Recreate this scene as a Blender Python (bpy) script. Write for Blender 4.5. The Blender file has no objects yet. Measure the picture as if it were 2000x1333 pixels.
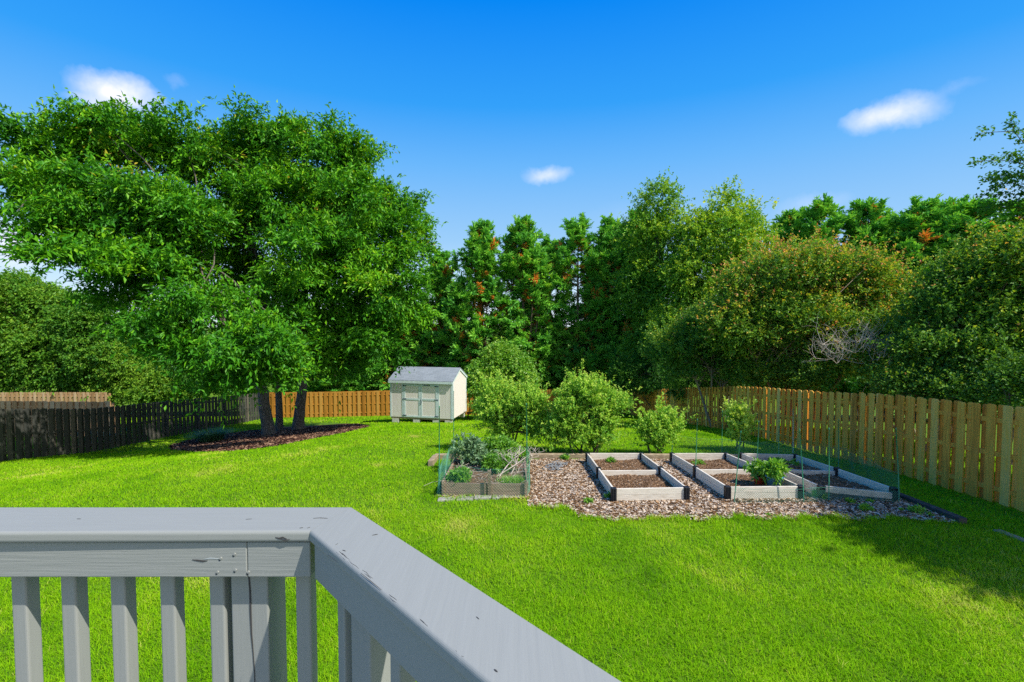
import bpy, math, random
import numpy as np
from math import radians as R
sc = bpy.context.scene
rng = np.random.default_rng(11)
random.seed(5)

# ------------------------------------------------------------------ camera, sky, sun, exposure
F, H, PITCH = 940.0, 3.15, math.atan(38.5 / 940.0)
cd = bpy.data.cameras.new('camera'); cam = bpy.data.objects.new('camera', cd)
sc.collection.objects.link(cam)
cd.sensor_width = 36; cd.lens = F * 36 / 2000; cd.clip_end = 3000; cd.clip_start = 0.05
cam.location = (0, 0, H); cam.rotation_euler = (math.pi / 2 - PITCH, 0, 0)
sc.camera = cam
SUN_EL, SUN_AZ = R(50), R(60)            # azimuth measured from straight behind the camera towards the right
S = (math.sin(SUN_AZ) * math.cos(SUN_EL), -math.cos(SUN_AZ) * math.cos(SUN_EL), math.sin(SUN_EL))
sd = bpy.data.lights.new('sun', 'SUN'); sd.energy = 3.9; sd.angle = R(0.53); sd.color = (1, 0.955, 0.87)
so = bpy.data.objects.new('sun', sd); sc.collection.objects.link(so)
so.rotation_euler = (math.pi / 2 - SUN_EL, 0, math.atan2(S[1], S[0]) + math.pi / 2)
so.location = (20, -15, 30)
sc.view_settings.view_transform = 'Standard'; sc.view_settings.look = 'None'
sc.view_settings.exposure = 0.6; sc.view_settings.gamma = 1
sc.cycles.max_bounces = 6; sc.cycles.diffuse_bounces = 3; sc.cycles.glossy_bounces = 2
sc.cycles.transmission_bounces = 4; sc.cycles.transparent_max_bounces = 8
sc.cycles.use_denoising = False      # 128 samples: a little grain keeps the blades and leaves crisp

def pray(px, py):                        # picture point -> ray direction with unit forward (Y) step
    u = (px - 1000) / F; v = (666.5 - py) / F
    d = np.array([u, math.cos(PITCH) + v * math.sin(PITCH), -math.sin(PITCH) + v * math.cos(PITCH)])
    return d / d[1]
def P(px, py, Y): return np.array([0, 0, H]) + pray(px, py) * Y

w = bpy.data.worlds.new('World'); sc.world = w; w.use_nodes = True
nt = w.node_tree; nt.nodes.clear()
class NB:                                # tiny node builder
    def __init__(s, t): s.t = t
    def n(s, typ, **kw):
        x = s.t.nodes.new(typ)
        for k, v in kw.items(): setattr(x, k, v)
        return x
    def l(s, a, b): s.t.links.new(a, b)
    def inp(s, sock, v):
        if isinstance(v, (int, float)): sock.default_value = v
        elif isinstance(v, (tuple, list)):
            sock.default_value = tuple(v) if len(v) == len(sock.default_value) else tuple(v) + (1,)
        else: s.l(v, sock)
    def m(s, op, a, b=0.0, clamp=False):
        x = s.n('ShaderNodeMath', operation=op, use_clamp=clamp); s.inp(x.inputs[0], a); s.inp(x.inputs[1], b); return x.outputs[0]
    def vm(s, op, a, b, out=0):
        x = s.n('ShaderNodeVectorMath', operation=op); s.inp(x.inputs[0], a); s.inp(x.inputs[1], b); return x.outputs[out]
    def mix(s, f, a, b, bt='MIX'):
        x = s.n('ShaderNodeMix', data_type='RGBA', blend_type=bt)
        s.inp(x.inputs[0], f); s.inp(x.inputs[6], a); s.inp(x.inputs[7], b); return x.outputs[2]
    def noise(s, vec, scale, detail=4, rough=0.5, out=0):
        x = s.n('ShaderNodeTexNoise'); x.inputs['Scale'].default_value = scale
        x.inputs['Detail'].default_value = detail; x.inputs['Roughness'].default_value = rough
        if vec is not None: s.l(vec, x.inputs['Vector'])
        return x.outputs[out]
    def ramp(s, fac, stops):
        x = s.n('ShaderNodeValToRGB'); e = x.color_ramp.elements
        while len(e) < len(stops): e.new(0.5)
        for k, (p, c) in enumerate(stops): e[k].position = p; e[k].color = tuple(c) + (1,)
        s.inp(x.inputs[0], fac); return x.outputs[0]
b = NB(nt)
sky = b.n('ShaderNodeTexSky', sky_type='NISHITA', sun_disc=False, sun_elevation=SUN_EL, sun_rotation=math.atan2(S[0], S[1]))
sky.altitude = 300; sky.air_density = 1.0; sky.dust_density = 0.3; sky.ozone_density = 2.0
hs = b.n('ShaderNodeHueSaturation'); hs.inputs['Saturation'].default_value = 1.4; hs.inputs['Hue'].default_value = 0.49
b.l(sky.outputs[0], hs.inputs['Color'])
gen = b.n('ShaderNodeTexCoord').outputs['Generated']
sep = b.n('ShaderNodeSeparateXYZ'); b.l(gen, sep.inputs[0])
grad = b.ramp(sep.outputs[2], [(0, (6.0, 6.8, 7.6)), (.07, (4.2, 5.8, 7.5)), (.16, (2.5, 4.5, 6.9)), (.30, (1.1, 3.5, 7.1)), (.40, (.25, 2.6, 7.0)), (.55, (.0, 1.75, 6.7)), (1, (.0, .9, 4.0))])
skycol = b.mix(.94, hs.outputs[0], grad)
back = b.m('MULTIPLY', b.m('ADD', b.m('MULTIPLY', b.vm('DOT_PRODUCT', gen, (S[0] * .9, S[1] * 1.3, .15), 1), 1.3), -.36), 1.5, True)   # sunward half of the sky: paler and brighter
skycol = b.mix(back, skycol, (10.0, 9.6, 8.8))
CL = [(232, 184, 62, 34, 1.0), (180, 200, 34, 13, .5), (1750, 222, 72, 31, 0.75), (1705, 224, 44, 20, .45), (1068, 344, 58, 22, 0.6), (20, 470, 60, 45, .75),
      (340, 158, 20, 10, .15), (1585, 405, 60, 22, 0.25), (1960, 420, 60, 45, 0.3), (1870, 170, 40, 10, .12), (1290, 440, 200, 50, .1)]
for (px, py, a, c, amt) in CL:
    d = pray(px, py); d = d / np.linalg.norm(d)
    rt = np.cross(d, (0, 0, 1)); rt /= np.linalg.norm(rt); up = np.cross(rt, d)
    wob = b.vm('SCALE', b.vm('SUBTRACT', b.noise(gen, 14, 5, .6, 1), (.5, .5, .5)), (0, 0, 0)); wob.node.inputs[3].default_value = 0.05
    q = b.vm('ADD', gen, wob)
    u = b.m('DIVIDE', b.vm('DOT_PRODUCT', q, tuple(rt), 1), a / F); v = b.m('DIVIDE', b.vm('DOT_PRODUCT', q, tuple(up), 1), c / F)
    r2 = b.m('ADD', b.m('MULTIPLY', u, u), b.m('MULTIPLY', v, v))
    k = b.m('SUBTRACT', 1.1, b.m('MULTIPLY', b.m('SQRT', r2), 1.15), True)
    fr = b.m('GREATER_THAN', b.vm('DOT_PRODUCT', gen, tuple(d), 1), 0.5)
    f = b.m('MULTIPLY', b.m('MULTIPLY', b.m('SMOOTH_MIN', k, 1.0), amt), fr)
    nz = b.m('ADD', .45, b.m('MULTIPLY', b.noise(gen, 30, 4, .6), 1.1), )
    f = b.m('MULTIPLY', b.m('POWER', f, 1.15), nz, True)
    skycol = b.mix(f, skycol, (8.2, 8.0, 8.9))
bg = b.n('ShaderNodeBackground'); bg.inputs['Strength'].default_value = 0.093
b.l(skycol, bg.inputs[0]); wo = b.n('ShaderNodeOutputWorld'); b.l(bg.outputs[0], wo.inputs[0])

# ------------------------------------------------------------------ helpers: ground height, mesh building, tagging
def ss(t): t = np.clip(t, 0, 1); return t * t * (3 - 2 * t)
_gy = np.arange(-60, 400, 0.25)
_gv = np.interp(_gy, [-60, 5, 8.5, 12, 18, 26, 34.5, 42, 52, 70, 120, 400], [0, 0, -.07, -.32, -1.08, -2.36, -3.65, -4.5, -1.6, -2.5, -6, -8])
_gv = np.convolve(np.pad(_gv, 8, 'edge'), np.hanning(17) / np.hanning(17).sum(), 'valid')
def gz(x, y):
    x = np.asarray(x, float); y = np.asarray(y, float)
    z = np.interp(y, _gy, _gv)
    z = z - .95 * ss((-x - 4) / 13) * np.interp(y, [4, 10, 20, 33, 50], [.2, .7, 1, .2, 0])
    z = z - .22 * ss((x - 6) / 3) * np.interp(y, [4, 9, 14, 20], [.2, .6, 1, 0])
    return z + .025 * np.sin(x * .7 + 1) * np.sin(y * .55)
def g1(x, y): return float(gz(x, y))
def G(px, py):                            # picture point -> point on the ground
    d = pray(px, py); y = 2.0
    while y < 120 and H + d[2] * y > g1(d[0] * y, y): y += 0.02
    return np.array([d[0] * y, y, g1(d[0] * y, y)])

OFF = {}
def tag(o, label=None, cat=None, group=None, kind=None):
    if label: o['label'] = label
    if cat: o['category'] = cat
    if group: o['group'] = group
    if kind: o['kind'] = kind
    return o
def thing(name, loc, label, cat, group=None):
    o = bpy.data.objects.new(name, None); sc.collection.objects.link(o); o.location = tuple(float(c) for c in loc)
    o.empty_display_size = .2; OFF[o] = np.array(loc, float); return tag(o, label, cat, group)
def unit(v): return v / (np.linalg.norm(v, axis=-1, keepdims=True) + 1e-9)

class MB:                                 # collects geometry in world coordinates, links it as ONE mesh object
    def __init__(s): s.v = []; s.f = []; s.t = []; s.mi = []; s.n = 0
    def add(s, v, faces, tint=0.5, mi=0):     # faces: list of equal-size index arrays (F,k)
        v = np.asarray(v, float).reshape(-1, 3)
        if isinstance(faces, np.ndarray): faces = [faces]
        for f in faces:
            f = np.atleast_2d(np.asarray(f, int)); s.f.append(f + s.n); nf = len(f)
            s.t.append(np.broadcast_to(np.asarray(tint, float), (nf,))); s.mi.append(np.full(nf, mi))
        s.v.append(v); s.n += len(v)
    def box(s, lo, hi, tint=.5, mi=0, M=None):
        (a, c, e), (bb, d, g) = lo, hi
        v = np.array([[a, c, e], [bb, c, e], [bb, d, e], [a, d, e], [a, c, g], [bb, c, g], [bb, d, g], [a, d, g]], float)
        if M is not None: v = M(v)
        s.add(v, np.array([[0, 3, 2, 1], [4, 5, 6, 7], [0, 1, 5, 4], [1, 2, 6, 5], [2, 3, 7, 6], [3, 0, 4, 7]]), tint, mi)
    def prism(s, pts, off, tint=.5, mi=0):    # polygon pts (n,3) extruded by off
        p = np.asarray(pts, float); n = len(p); i = np.arange(n); j = (i + 1) % n
        s.add(np.vstack([p, p + np.asarray(off)]), [np.array([i[::-1]]), np.array([i + n]), np.stack([i, j, j + n, i + n], 1)], tint, mi)
    def tube(s, pts, rad, sides=6, tint=.5, mi=0, cap=True):
        p = np.asarray(pts, float); n = len(p); rad = np.broadcast_to(np.asarray(rad, float), (n,))
        t = unit(np.gradient(p, axis=0)); ref = np.array([0, 0, 1.]) if abs(t[0, 2]) < .9 else np.array([1., 0, 0])
        a = unit(np.cross(t, ref)); c = np.cross(t, a)
        th = np.linspace(0, 2 * math.pi, sides, endpoint=False)
        ring = p[:, None] + rad[:, None, None] * (np.cos(th)[None, :, None] * a[:, None] + np.sin(th)[None, :, None] * c[:, None])
        k = np.arange(n - 1)[:, None] * sides; i = np.arange(sides)[None]; j = (i + 1) % sides
        f = np.stack([k + i, k + j, k + sides + j, k + sides + i], -1).reshape(-1, 4)
        fs = [f]
        if cap: fs += [np.array([np.arange(sides)]), np.array([np.arange(sides)[::-1] + (n - 1) * sides])]
        s.add(ring.reshape(-1, 3), fs, tint, mi)
    def leaves(s, p, d, nrm, L, W, tint, fold=.18, mid=.45, mi=0):
        n = len(p); d = unit(d); side = unit(np.cross(d, nrm)); up = np.cross(side, d)
        L = np.broadcast_to(L, (n,))[:, None]; W = np.broadcast_to(W, (n,))[:, None]
        v = np.stack([p, p + d * L * mid + side * W / 2 + up * W * fold, p + d * L - up * L * .12, p + d * L * mid - side * W / 2 + up * W * fold], 1)
        s.add(v.reshape(-1, 3), np.arange(4 * n).reshape(n, 4), tint, mi)
    def blades(s, p, d, lean, L, W, tint, mi=0):   # bent ribbons: two quads, the upper one pinched
        n = len(p); L = np.broadcast_to(L, (n,))[:, None]; W = np.broadcast_to(W, (n,))[:, None]
        side = unit(np.cross(d, lean + 1e-4)); m = p + d * L * .55 + lean * L * .15; e = p + d * L * .9 + lean * L * .6
        v = np.stack([p - side * W / 2, p + side * W / 2, m + side * W * .42, m - side * W * .42, e + side * W * .08, e - side * W * .08], 1)
        k = np.arange(n)[:, None] * 6
        s.add(v.reshape(-1, 3), np.concatenate([k + np.array([[0, 1, 2, 3]]), k + np.array([[3, 2, 4, 5]])], 1).reshape(-1, 4), np.repeat(np.broadcast_to(tint, (n,)), 2), mi)
    def build(s, name, mats, parent=None, origin=None, smooth=False, bevel=0, label=None, kind=None):
        v = np.concatenate(s.v)
        off = OFF[parent] if parent is not None else (np.zeros(3) if origin is None else np.asarray(origin, float))
        v = v - off
        me = bpy.data.meshes.new(name); me.vertices.add(len(v)); me.vertices.foreach_set('co', v.astype(np.float32).ravel())
        tot = np.concatenate([np.full(len(f), f.shape[1]) for f in s.f]); idx = np.concatenate([f.ravel() for f in s.f])
        me.loops.add(len(idx)); me.loops.foreach_set('vertex_index', idx.astype(np.int32))
        me.polygons.add(len(tot)); me.polygons.foreach_set('loop_start', np.concatenate([[0], np.cumsum(tot)[:-1]]).astype(np.int32))
        me.polygons.foreach_set('loop_total', tot.astype(np.int32))
        me.polygons.foreach_set('material_index', np.concatenate(s.mi).astype(np.int32))
        me.polygons.foreach_set('use_smooth', np.full(len(tot), smooth))
        me.update(calc_edges=True)
        at = me.attributes.new('tint', 'FLOAT', 'FACE'); at.data.foreach_set('value', np.concatenate(s.t).astype(np.float32))
        me.validate()
        for m in (mats if isinstance(mats, (list, tuple)) else [mats]): me.materials.append(m)
        o = bpy.data.objects.new(name, me); sc.collection.objects.link(o)
        if parent is not None: o.parent = parent; OFF[o] = OFF[parent]
        else: o.location = tuple(off); OFF[o] = off
        if bevel:
            bv = o.modifiers.new('bevel', 'BEVEL'); bv.width = bevel; bv.segments = 3; bv.limit_method = 'ANGLE'
        return tag(o, label, kind=kind)
def copy_thing(o, loc, rz, scale, label):
    def cp(q, par):
        c = q.copy(); sc.collection.objects.link(c)
        if par is not None: c.parent = par
        for ch in q.children: cp(ch, c)
        return c
    r = cp(o, None); r.location = tuple(float(k) for k in loc); r.rotation_euler = (0, 0, rz); r.scale = scale; r['label'] = label
    return r

# ------------------------------------------------------------------ materials
def newmat(name):
    m = bpy.data.materials.new(name); m.use_nodes = True; t = m.node_tree; t.nodes.clear(); return m, NB(t)
def leafmat(name, stops, trans=.38, gloss=.025, rough=.5, tboost=1.7, K=1.45, upn=0):
    stops = [(p, tuple(min(.78, v * K) for v in c)) for p, c in stops]
    m, q = newmat(name)
    at = q.n('ShaderNodeAttribute', attribute_name='tint'); c = q.ramp(at.outputs['Fac'], stops)
    df = q.n('ShaderNodeBsdfDiffuse'); q.l(c, df.inputs[0])
    tr = q.n('ShaderNodeBsdfTranslucent'); q.l(q.mix(1, c, (tboost * 1.15, tboost, tboost * .5), 'MULTIPLY'), tr.inputs[0])
    gl = q.n('ShaderNodeBsdfGlossy'); gl.inputs['Roughness'].default_value = rough; gl.inputs[0].default_value = (1, 1, 1, 1)
    if upn:
        ge = q.n('ShaderNodeNewGeometry'); nv = q.vm('NORMALIZE', q.vm('ADD', ge.outputs['Normal'], (0, 0, upn)), (0, 0, 0)); q.l(nv, df.inputs['Normal'])
    a = q.n('ShaderNodeMixShader'); a.inputs[0].default_value = trans; q.l(df.outputs[0], a.inputs[1]); q.l(tr.outputs[0], a.inputs[2])
    o = q.n('ShaderNodeOutputMaterial')
    if gloss:
        e = q.n('ShaderNodeMixShader'); e.inputs[0].default_value = gloss; q.l(a.outputs[0], e.inputs[1]); q.l(gl.outputs[0], e.inputs[2]); q.l(e.outputs[0], o.inputs[0])
    else: q.l(a.outputs[0], o.inputs[0])
    return m
def surf(name, stops, scale=(1, 1, 1), nscale=4, detail=6, rough=.8, bump=0, tintamt=0, rot=(0, 0, 0), spec=.3, stain=None, bdist=.01, K=1.55):
    stops = [(p, tuple(min(.8, v * K) for v in c)) for p, c in stops]
    if stain: stain = (stain[0], tuple(v * K for v in stain[1])) + tuple(stain[2:])
    m, q = newmat(name)
    tc = q.n('ShaderNodeTexCoord'); mp = q.n('ShaderNodeMapping'); mp.inputs['Scale'].default_value = scale; mp.inputs['Rotation'].default_value = rot
    q.l(tc.outputs['Object'], mp.inputs[0]); nz = q.noise(mp.outputs[0], nscale, detail, .6)
    fac = nz
    if tintamt:
        at = q.n('ShaderNodeAttribute', attribute_name='tint')
        fac = q.m('ADD', nz, q.m('MULTIPLY', q.m('SUBTRACT', at.outputs['Fac'], .5), tintamt), True)
    c = q.ramp(fac, stops)
    if stain:
        s2 = q.noise(tc.outputs['Object'], stain[0], 5, .65); c = q.mix(q.m('MULTIPLY', q.m('SUBTRACT', s2, stain[3] if len(stain) > 3 else .45, True), stain[2], True), c, stain[1])
    bs = q.n('ShaderNodeBsdfPrincipled'); q.l(c, bs.inputs['Base Color']); bs.inputs['Roughness'].default_value = rough
    bs.inputs['Specular IOR Level'].default_value = spec
    if bump:
        bp = q.n('ShaderNodeBump'); bp.inputs['Strength'].default_value = bump; bp.inputs['Distance'].default_value = bdist
        q.l(nz, bp.inputs['Height']); q.l(bp.outputs[0], bs.inputs['Normal'])
    o = q.n('ShaderNodeOutputMaterial'); q.l(bs.outputs[0], o.inputs[0]); return m
mt = {}
mt['grass'] = leafmat('grass_blades', [(0, (.038, .12, .001)), (.35, (.088, .218, .003)), (.7, (.156, .295, .005)), (.9, (.22, .31, .012)), (1, (.30, .32, .06))], .25, .0, .5, 1.5, 1.68, 1.3)
mt['lawn'] = surf('lawn_soil', [(.3, (.03, .075, .002)), (.6, (.065, .13, .002)), (.8, (.10, .14, .004))], nscale=3, rough=1, stain=(.25, (.10, .15, .003), .6))
mt['litter'] = surf('pine_straw', [(.3, (.03, .014, .008)), (.55, (.08, .036, .022)), (.75, (.14, .07, .045))], nscale=2.2, rough=1)
mt['mulchbase'] = surf('garden_mulch', [(.3, (.05, .028, .016)), (.6, (.11, .062, .036)), (.8, (.18, .12, .08))], nscale=22, rough=1)
mt['chips'] = surf('wood_chip', [(0, (.07, .036, .015)), (.25, (.16, .086, .038)), (.55, (.25, .158, .085)), (.8, (.32, .235, .155)), (1, (.38, .315, .245))], nscale=30, rough=1, tintamt=2.0, spec=.1)
mt['darkmulch'] = surf('dark_mulch', [(.3, (.025, .012, .008)), (.6, (.07, .03, .018)), (.85, (.13, .06, .04))], nscale=18, rough=1)
mt['darkchips'] = surf('dark_wood_chip', [(0, (.012, .006, .005)), (.5, (.042, .016, .011)), (.9, (.085, .038, .026)), (1, (.2, .12, .075))], nscale=30, rough=1, tintamt=2.0, spec=.1)
mt['soil'] = surf('bed_soil', [(.3, (.05, .029, .016)), (.5, (.13, .075, .04)), (.7, (.2, .125, .07))], nscale=24, rough=1, bump=.8, bdist=.03)
mt['bark'] = surf('grey_bark', [(.3, (.035, .03, .025)), (.55, (.10, .085, .07)), (.75, (.2, .18, .15))], (9, 9, 2), 2.5, 8, .95, .9, bdist=.04)
mt['stem'] = surf('brown_stem', [(.3, (.05, .035, .022)), (.7, (.16, .115, .075))], (4, 4, 1), 4, 4, .9)
mt['palestem'] = surf('tan_smooth_stem', [(.3, (.10, .072, .045)), (.7, (.26, .195, .13))], (4, 4, 1), 4, 4, .85)
mt['paletwig'] = surf('bleached_twig', [(.3, (.26, .215, .17)), (.7, (.40, .35, .29))], nscale=8, rough=.9)
def wood(name, stops, tint=.8, nscale=2.2, stain=None, rough=.85, rot=(0, 0, 0), scale=(14, 14, .9)): return surf(name, stops, scale, nscale, 7, rough, .35, tint, rot, .2, stain, .006)
mt['gold'] = wood('yellow_pine_board', [(.1, (.24, .105, .018)), (.4, (.50, .215, .030)), (.62, (.66, .29, .048)), (.9, (.62, .33, .10))], .95, stain=(1.6, (.40, .21, .07), 1.5, .56))
mt['orange'] = wood('amber_cedar_board', [(.15, (.21, .085, .01)), (.5, (.34, .155, .022)), (.85, (.40, .22, .05))], .6)
mt['grey'] = wood('weathered_dark_board', [(.15, (.02, .022, .02)), (.5, (.045, .046, .039)), (.75, (.09, .08, .06)), (1, (.2, .16, .11))], .6, stain=(.8, (.03, .042, .035), 1.2))
mt['pale'] = wood('pale_cedar_board', [(.15, (.20, .11, .05)), (.5, (.30, .18, .09)), (.85, (.36, .26, .16))], .7)
mt['plank'] = wood('whitewashed_plank', [(.2, (.28, .245, .195)), (.5, (.46, .415, .34)), (.8, (.52, .48, .41))], .5, 3, rot=(0, 0, 0), scale=(2, 2, 14), stain=(5, (.24, .20, .15), .8))
mt['oldplank'] = wood('brown_plank', [(.2, (.10, .065, .045)), (.5, (.2, .14, .10)), (.8, (.3, .22, .16))], .5, 3, scale=(1, 6, 14))
mt['timber'] = wood('weathered_timber', [(.2, (.10, .075, .045)), (.5, (.22, .17, .105)), (.8, (.34, .28, .19))], .5, 3, scale=(3, 3, 12))
mt['darktimber'] = wood('dark_timber', [(.2, (.02, .016, .013)), (.5, (.05, .04, .032)), (.8, (.10, .085, .07))], .5, 3, scale=(3, 3, 12))  # darker timber colour, used for the right-edge timbers
def plain(name, col, rough=.5, spec=.4, metal=0): 
    m = surf(name, [(.35, tuple(c * .86 for c in col)), (.65, col)], nscale=6, rough=rough, spec=spec)
    return m
mt['black'] = plain('black_plastic', (.006, .007, .010), .5)
mt['stake'] = plain('green_coated_steel', (.03, .17, .09), .4)
mt['net'] = plain('green_wire', (.03, .15, .09), .6)
mt['shedwall'] = surf('cream_siding', [(.3, (.475, .425, .39)), (.7, (.525, .475, .44))], (6, 6, .6), 3, 5, .7, stain=(1.5, (.40, .345, .28), .5, .55))
mt['shedtrim'] = plain('white_trim', (.40, .47, .47), .55)
mt['shingle'] = None
mt['block'] = surf('concrete', [(.3, (.28, .27, .24)), (.7, (.46, .44, .40))], nscale=12, rough=.95, bump=.3)
mt['steel'] = plain('dark_steel', (.06, .07, .09), .4)
GRAIN = [(.2, (.172, .178, .165)), (.5, (.180, .186, .172)), (.8, (.188, .194, .180))]
mt['paint_a'] = surf('grey_blue_paint_along', GRAIN, (1.2, 22, 22), 5, 6, .6, .2, 0, spec=.22, bdist=.002)
mt['paint_b'] = surf('grey_blue_paint_diagonal', GRAIN, (22, 1.2, 22), 5, 6, .6, .2, 0, (0, 0, R(-43)), .22, bdist=.002)
mt['paint_v'] = surf('grey_blue_paint_upright', GRAIN, (22, 22, 1.2), 5, 6, .55, .18, 0, spec=.3, bdist=.003)
mt['paint_r'] = surf('grey_blue_paint_grainy', GRAIN, (1.2, 30, 30), 5, 8, .6, .5, 0, spec=.22, bdist=.003)
mt['gouge'] = plain('bare_wood_gouge', (.035, .033, .032), .9)
mt['nail'] = plain('painted_nail', (.36, .39, .40), .35)
m, q = newmat('grey_shingles')
tc = q.n('ShaderNodeTexCoord'); bk = q.n('ShaderNodeTexBrick'); q.l(tc.outputs['UV'] if 0 else tc.outputs['Object'], bk.inputs[0])
bk.inputs['Scale'].default_value = 1; bk.inputs['Brick Width'].default_value = .32; bk.inputs['Row Height'].default_value = .125; bk.inputs['Mortar Size'].default_value = .006
bk.inputs['Color1'].default_value = (.16, .19, .215, 1); bk.inputs['Color2'].default_value = (.235, .27, .30, 1); bk.inputs['Mortar'].default_value = (.09, .105, .125, 1)
nz = q.noise(tc.outputs['Object'], 3, 6, .7); c = q.mix(q.m('MULTIPLY', nz, .5), bk.outputs[0], (.30, .33, .35))
bs = q.n('ShaderNodeBsdfPrincipled'); q.l(c, bs.inputs['Base Color']); bs.inputs['Roughness'].default_value = .9
o_ = q.n('ShaderNodeOutputMaterial'); q.l(bs.outputs[0], o_.inputs[0]); mt['shingle'] = m
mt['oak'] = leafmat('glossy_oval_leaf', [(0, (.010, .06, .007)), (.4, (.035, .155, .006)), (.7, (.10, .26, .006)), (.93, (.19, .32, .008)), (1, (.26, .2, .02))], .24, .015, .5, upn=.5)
mt['cypress'] = leafmat('cypress_spray', [(0, (.018, .085, .018)), (.35, (.052, .185, .022)), (.65, (.12, .27, .022)), (.82, (.18, .27, .025)), (.86, (.30, .11, .02)), (1, (.42, .15, .025))], .24, .015, .5, K=2.0, upn=.45)
mt['gum'] = leafmat('small_green_leaf', [(0, (.03, .10, .010)), (.45, (.08, .19, .012)), (.8, (.18, .28, .014)), (1, (.28, .32, .02))], .3, .02, K=1.75, upn=.45)
mt['myrtle'] = leafmat('myrtle_leaf', [(0, (.024, .08, .012)), (.42, (.075, .17, .014)), (.6, (.17, .25, .014)), (.74, (.30, .28, .02)), (.84, (.38, .19, .04)), (1, (.34, .14, .08))], .28, .02, K=1.75, upn=.45)
mt['bg'] = leafmat('hedge_leaf', [(0, (.02, .085, .010)), (.5, (.06, .165, .012)), (1, (.17, .28, .02))], .3, .015, upn=.45)
mt['berry'] = leafmat('blueberry_leaf', [(0, (.03, .11, .02)), (.4, (.09, .22, .02)), (.75, (.20, .33, .03)), (1, (.30, .38, .06))], .32, .015, K=1.65, upn=.5)
mt['sage'] = leafmat('sage_leaf', [(0, (.05, .11, .05)), (.6, (.13, .22, .10)), (1, (.22, .32, .17))], .25, .03)
mt['weed'] = leafmat('weed_leaf', [(0, (.04, .13, .012)), (.6, (.12, .28, .015)), (1, (.25, .36, .04))], .35, .04)
mt['iris'] = leafmat('iris_blade', [(0, (.02, .07, .03)), (.6, (.045, .12, .05)), (1, (.10, .2, .08))], .25, .08)

# ------------------------------------------------------------------ setting: lawn sheet, beds of mulch, wood floor
xs = np.concatenate([[-900, -400, -200, -100, -60], np.arange(-42, 42.1, .6), [60, 100, 200, 400, 900]])
ys = np.concatenate([[-300, -60, -20, -8], np.arange(0, 60.1, .5), [80, 120, 200, 400, 900]])
def sheet(xs, ys, dz=0, keep=None):
    mb = MB(); X, Y = np.meshgrid(xs, ys); Z = gz(X, Y) + dz; nx = len(xs)
    i, j = np.meshgrid(np.arange(nx - 1), np.arange(len(ys) - 1)); k = (j * nx + i).ravel()
    f = np.stack([k, k + 1, k + nx + 1, k + nx], 1)
    if keep is not None: f = f[keep((X[:-1, :-1] + X[1:, 1:]) / 2, (Y[:-1, :-1] + Y[1:, 1:]) / 2).ravel()]
    mb.add(np.stack([X, Y, Z], -1).reshape(-1, 3), f); return mb
tag(sheet(xs, ys).build('lawn', mt['lawn'], smooth=True), kind='structure')
tag(sheet(np.arange(-15, 10.1, 1), np.arange(35.4, 62, .6), .02).build('woodland_floor', mt['litter'], smooth=True), kind='structure')

FX = 9.0                                   # the right-hand fence line
GARD = np.array([[.3, 8.35], [.95, 8.2], [1.12, 7.72], [7.1, 7.6], [7.18, 11.95], [-1.45, 11.95], [-1.4, 8.75], [.3, 8.75]])
def inpoly(x, y, poly):
    x = np.asarray(x); y = np.asarray(y); r = np.zeros(x.shape, bool); n = len(poly)
    for a in range(n):
        (x1, y1), (x2, y2) = poly[a], poly[(a + 1) % n]
        r ^= ((y1 > y) != (y2 > y)) & (x < (x2 - x1) * (y - y1) / (y2 - y1 + 1e-12) + x1)
    return r
def wob(x, y): return .07 * np.sin(x * 5 + 1.3 * np.sin(y * 3)) + .05 * np.sin(x * 13 + y * 9)
def in_garden(x, y): return inpoly(x, y + wob(x, y), GARD)
RING = np.array([G(*p)[:2] for p in ((330, 872), (338, 880), (370, 884), (430, 884), (500, 879), (570, 867), (640, 853), (700, 840), (722, 834), (700, 829), (650, 826), (600, 828), (550, 834), (480, 843), (420, 851), (365, 862))])
def in_treemulch(x, y): return inpoly(x + .5 * wob(y, x), y + wob(x, y), RING)
tag(sheet(np.arange(-2, 8, .08), np.arange(7, 12.3, .08), .012, in_garden).build('mulch_path', mt['mulchbase'], smooth=True), kind='structure')
tag(sheet(np.arange(-18, -3, .12), np.arange(12, 28, .12), .02, in_treemulch).build('mulch_ring', mt['darkmulch'], smooth=True), kind='structure')

def scatter(n, x0, x1, y0, y1, fn):
    x = rng.uniform(x0, x1, n); y = rng.uniform(y0, y1, n); k = fn(x, y); return x[k], y[k]
def chips(name, n, box, fn, mat, L0, L1, dz):
    x, y = scatter(n, *box, fn); n = len(x); mb = MB()
    p = np.stack([x, y, gz(x, y) + dz + rng.uniform(0, .022, n)], 1)
    a = rng.uniform(0, 2 * math.pi, n); d = np.stack([np.cos(a), np.sin(a), rng.normal(0, .22, n)], 1)
    nn = unit(np.array([0, 0, 1.]) + rng.normal(0, .35, (n, 3))); L = rng.uniform(L0, L1, n)
    s_ = unit(np.cross(d, nn)); d = unit(d); W = (L * rng.uniform(.25, .6, n))[:, None]; L = L[:, None]
    v = np.stack([p - d * L / 2 - s_ * W / 2, p + d * L / 2 - s_ * W * rng.uniform(.2, .5, (n, 1)), p + d * L / 2 + s_ * W / 2, p - d * L / 2 + s_ * W * rng.uniform(.2, .5, (n, 1))], 1)
    mb.add(v.reshape(-1, 3), np.arange(4 * n).reshape(n, 4), rng.uniform(0, 1, n))
    tag(mb.build(name, mat), 'loose pieces of wood mulch scattered over the bed', 'mulch', kind='stuff')
chips('garden_wood_chips', 150000, (-1.5, 7.3, 7.4, 12), in_garden, mt['chips'], .018, .07, .015)
chips('tree_wood_chips', 60000, (-17, -4, 12, 27), in_treemulch, mt['darkchips'], .05, .13, .025)

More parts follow.
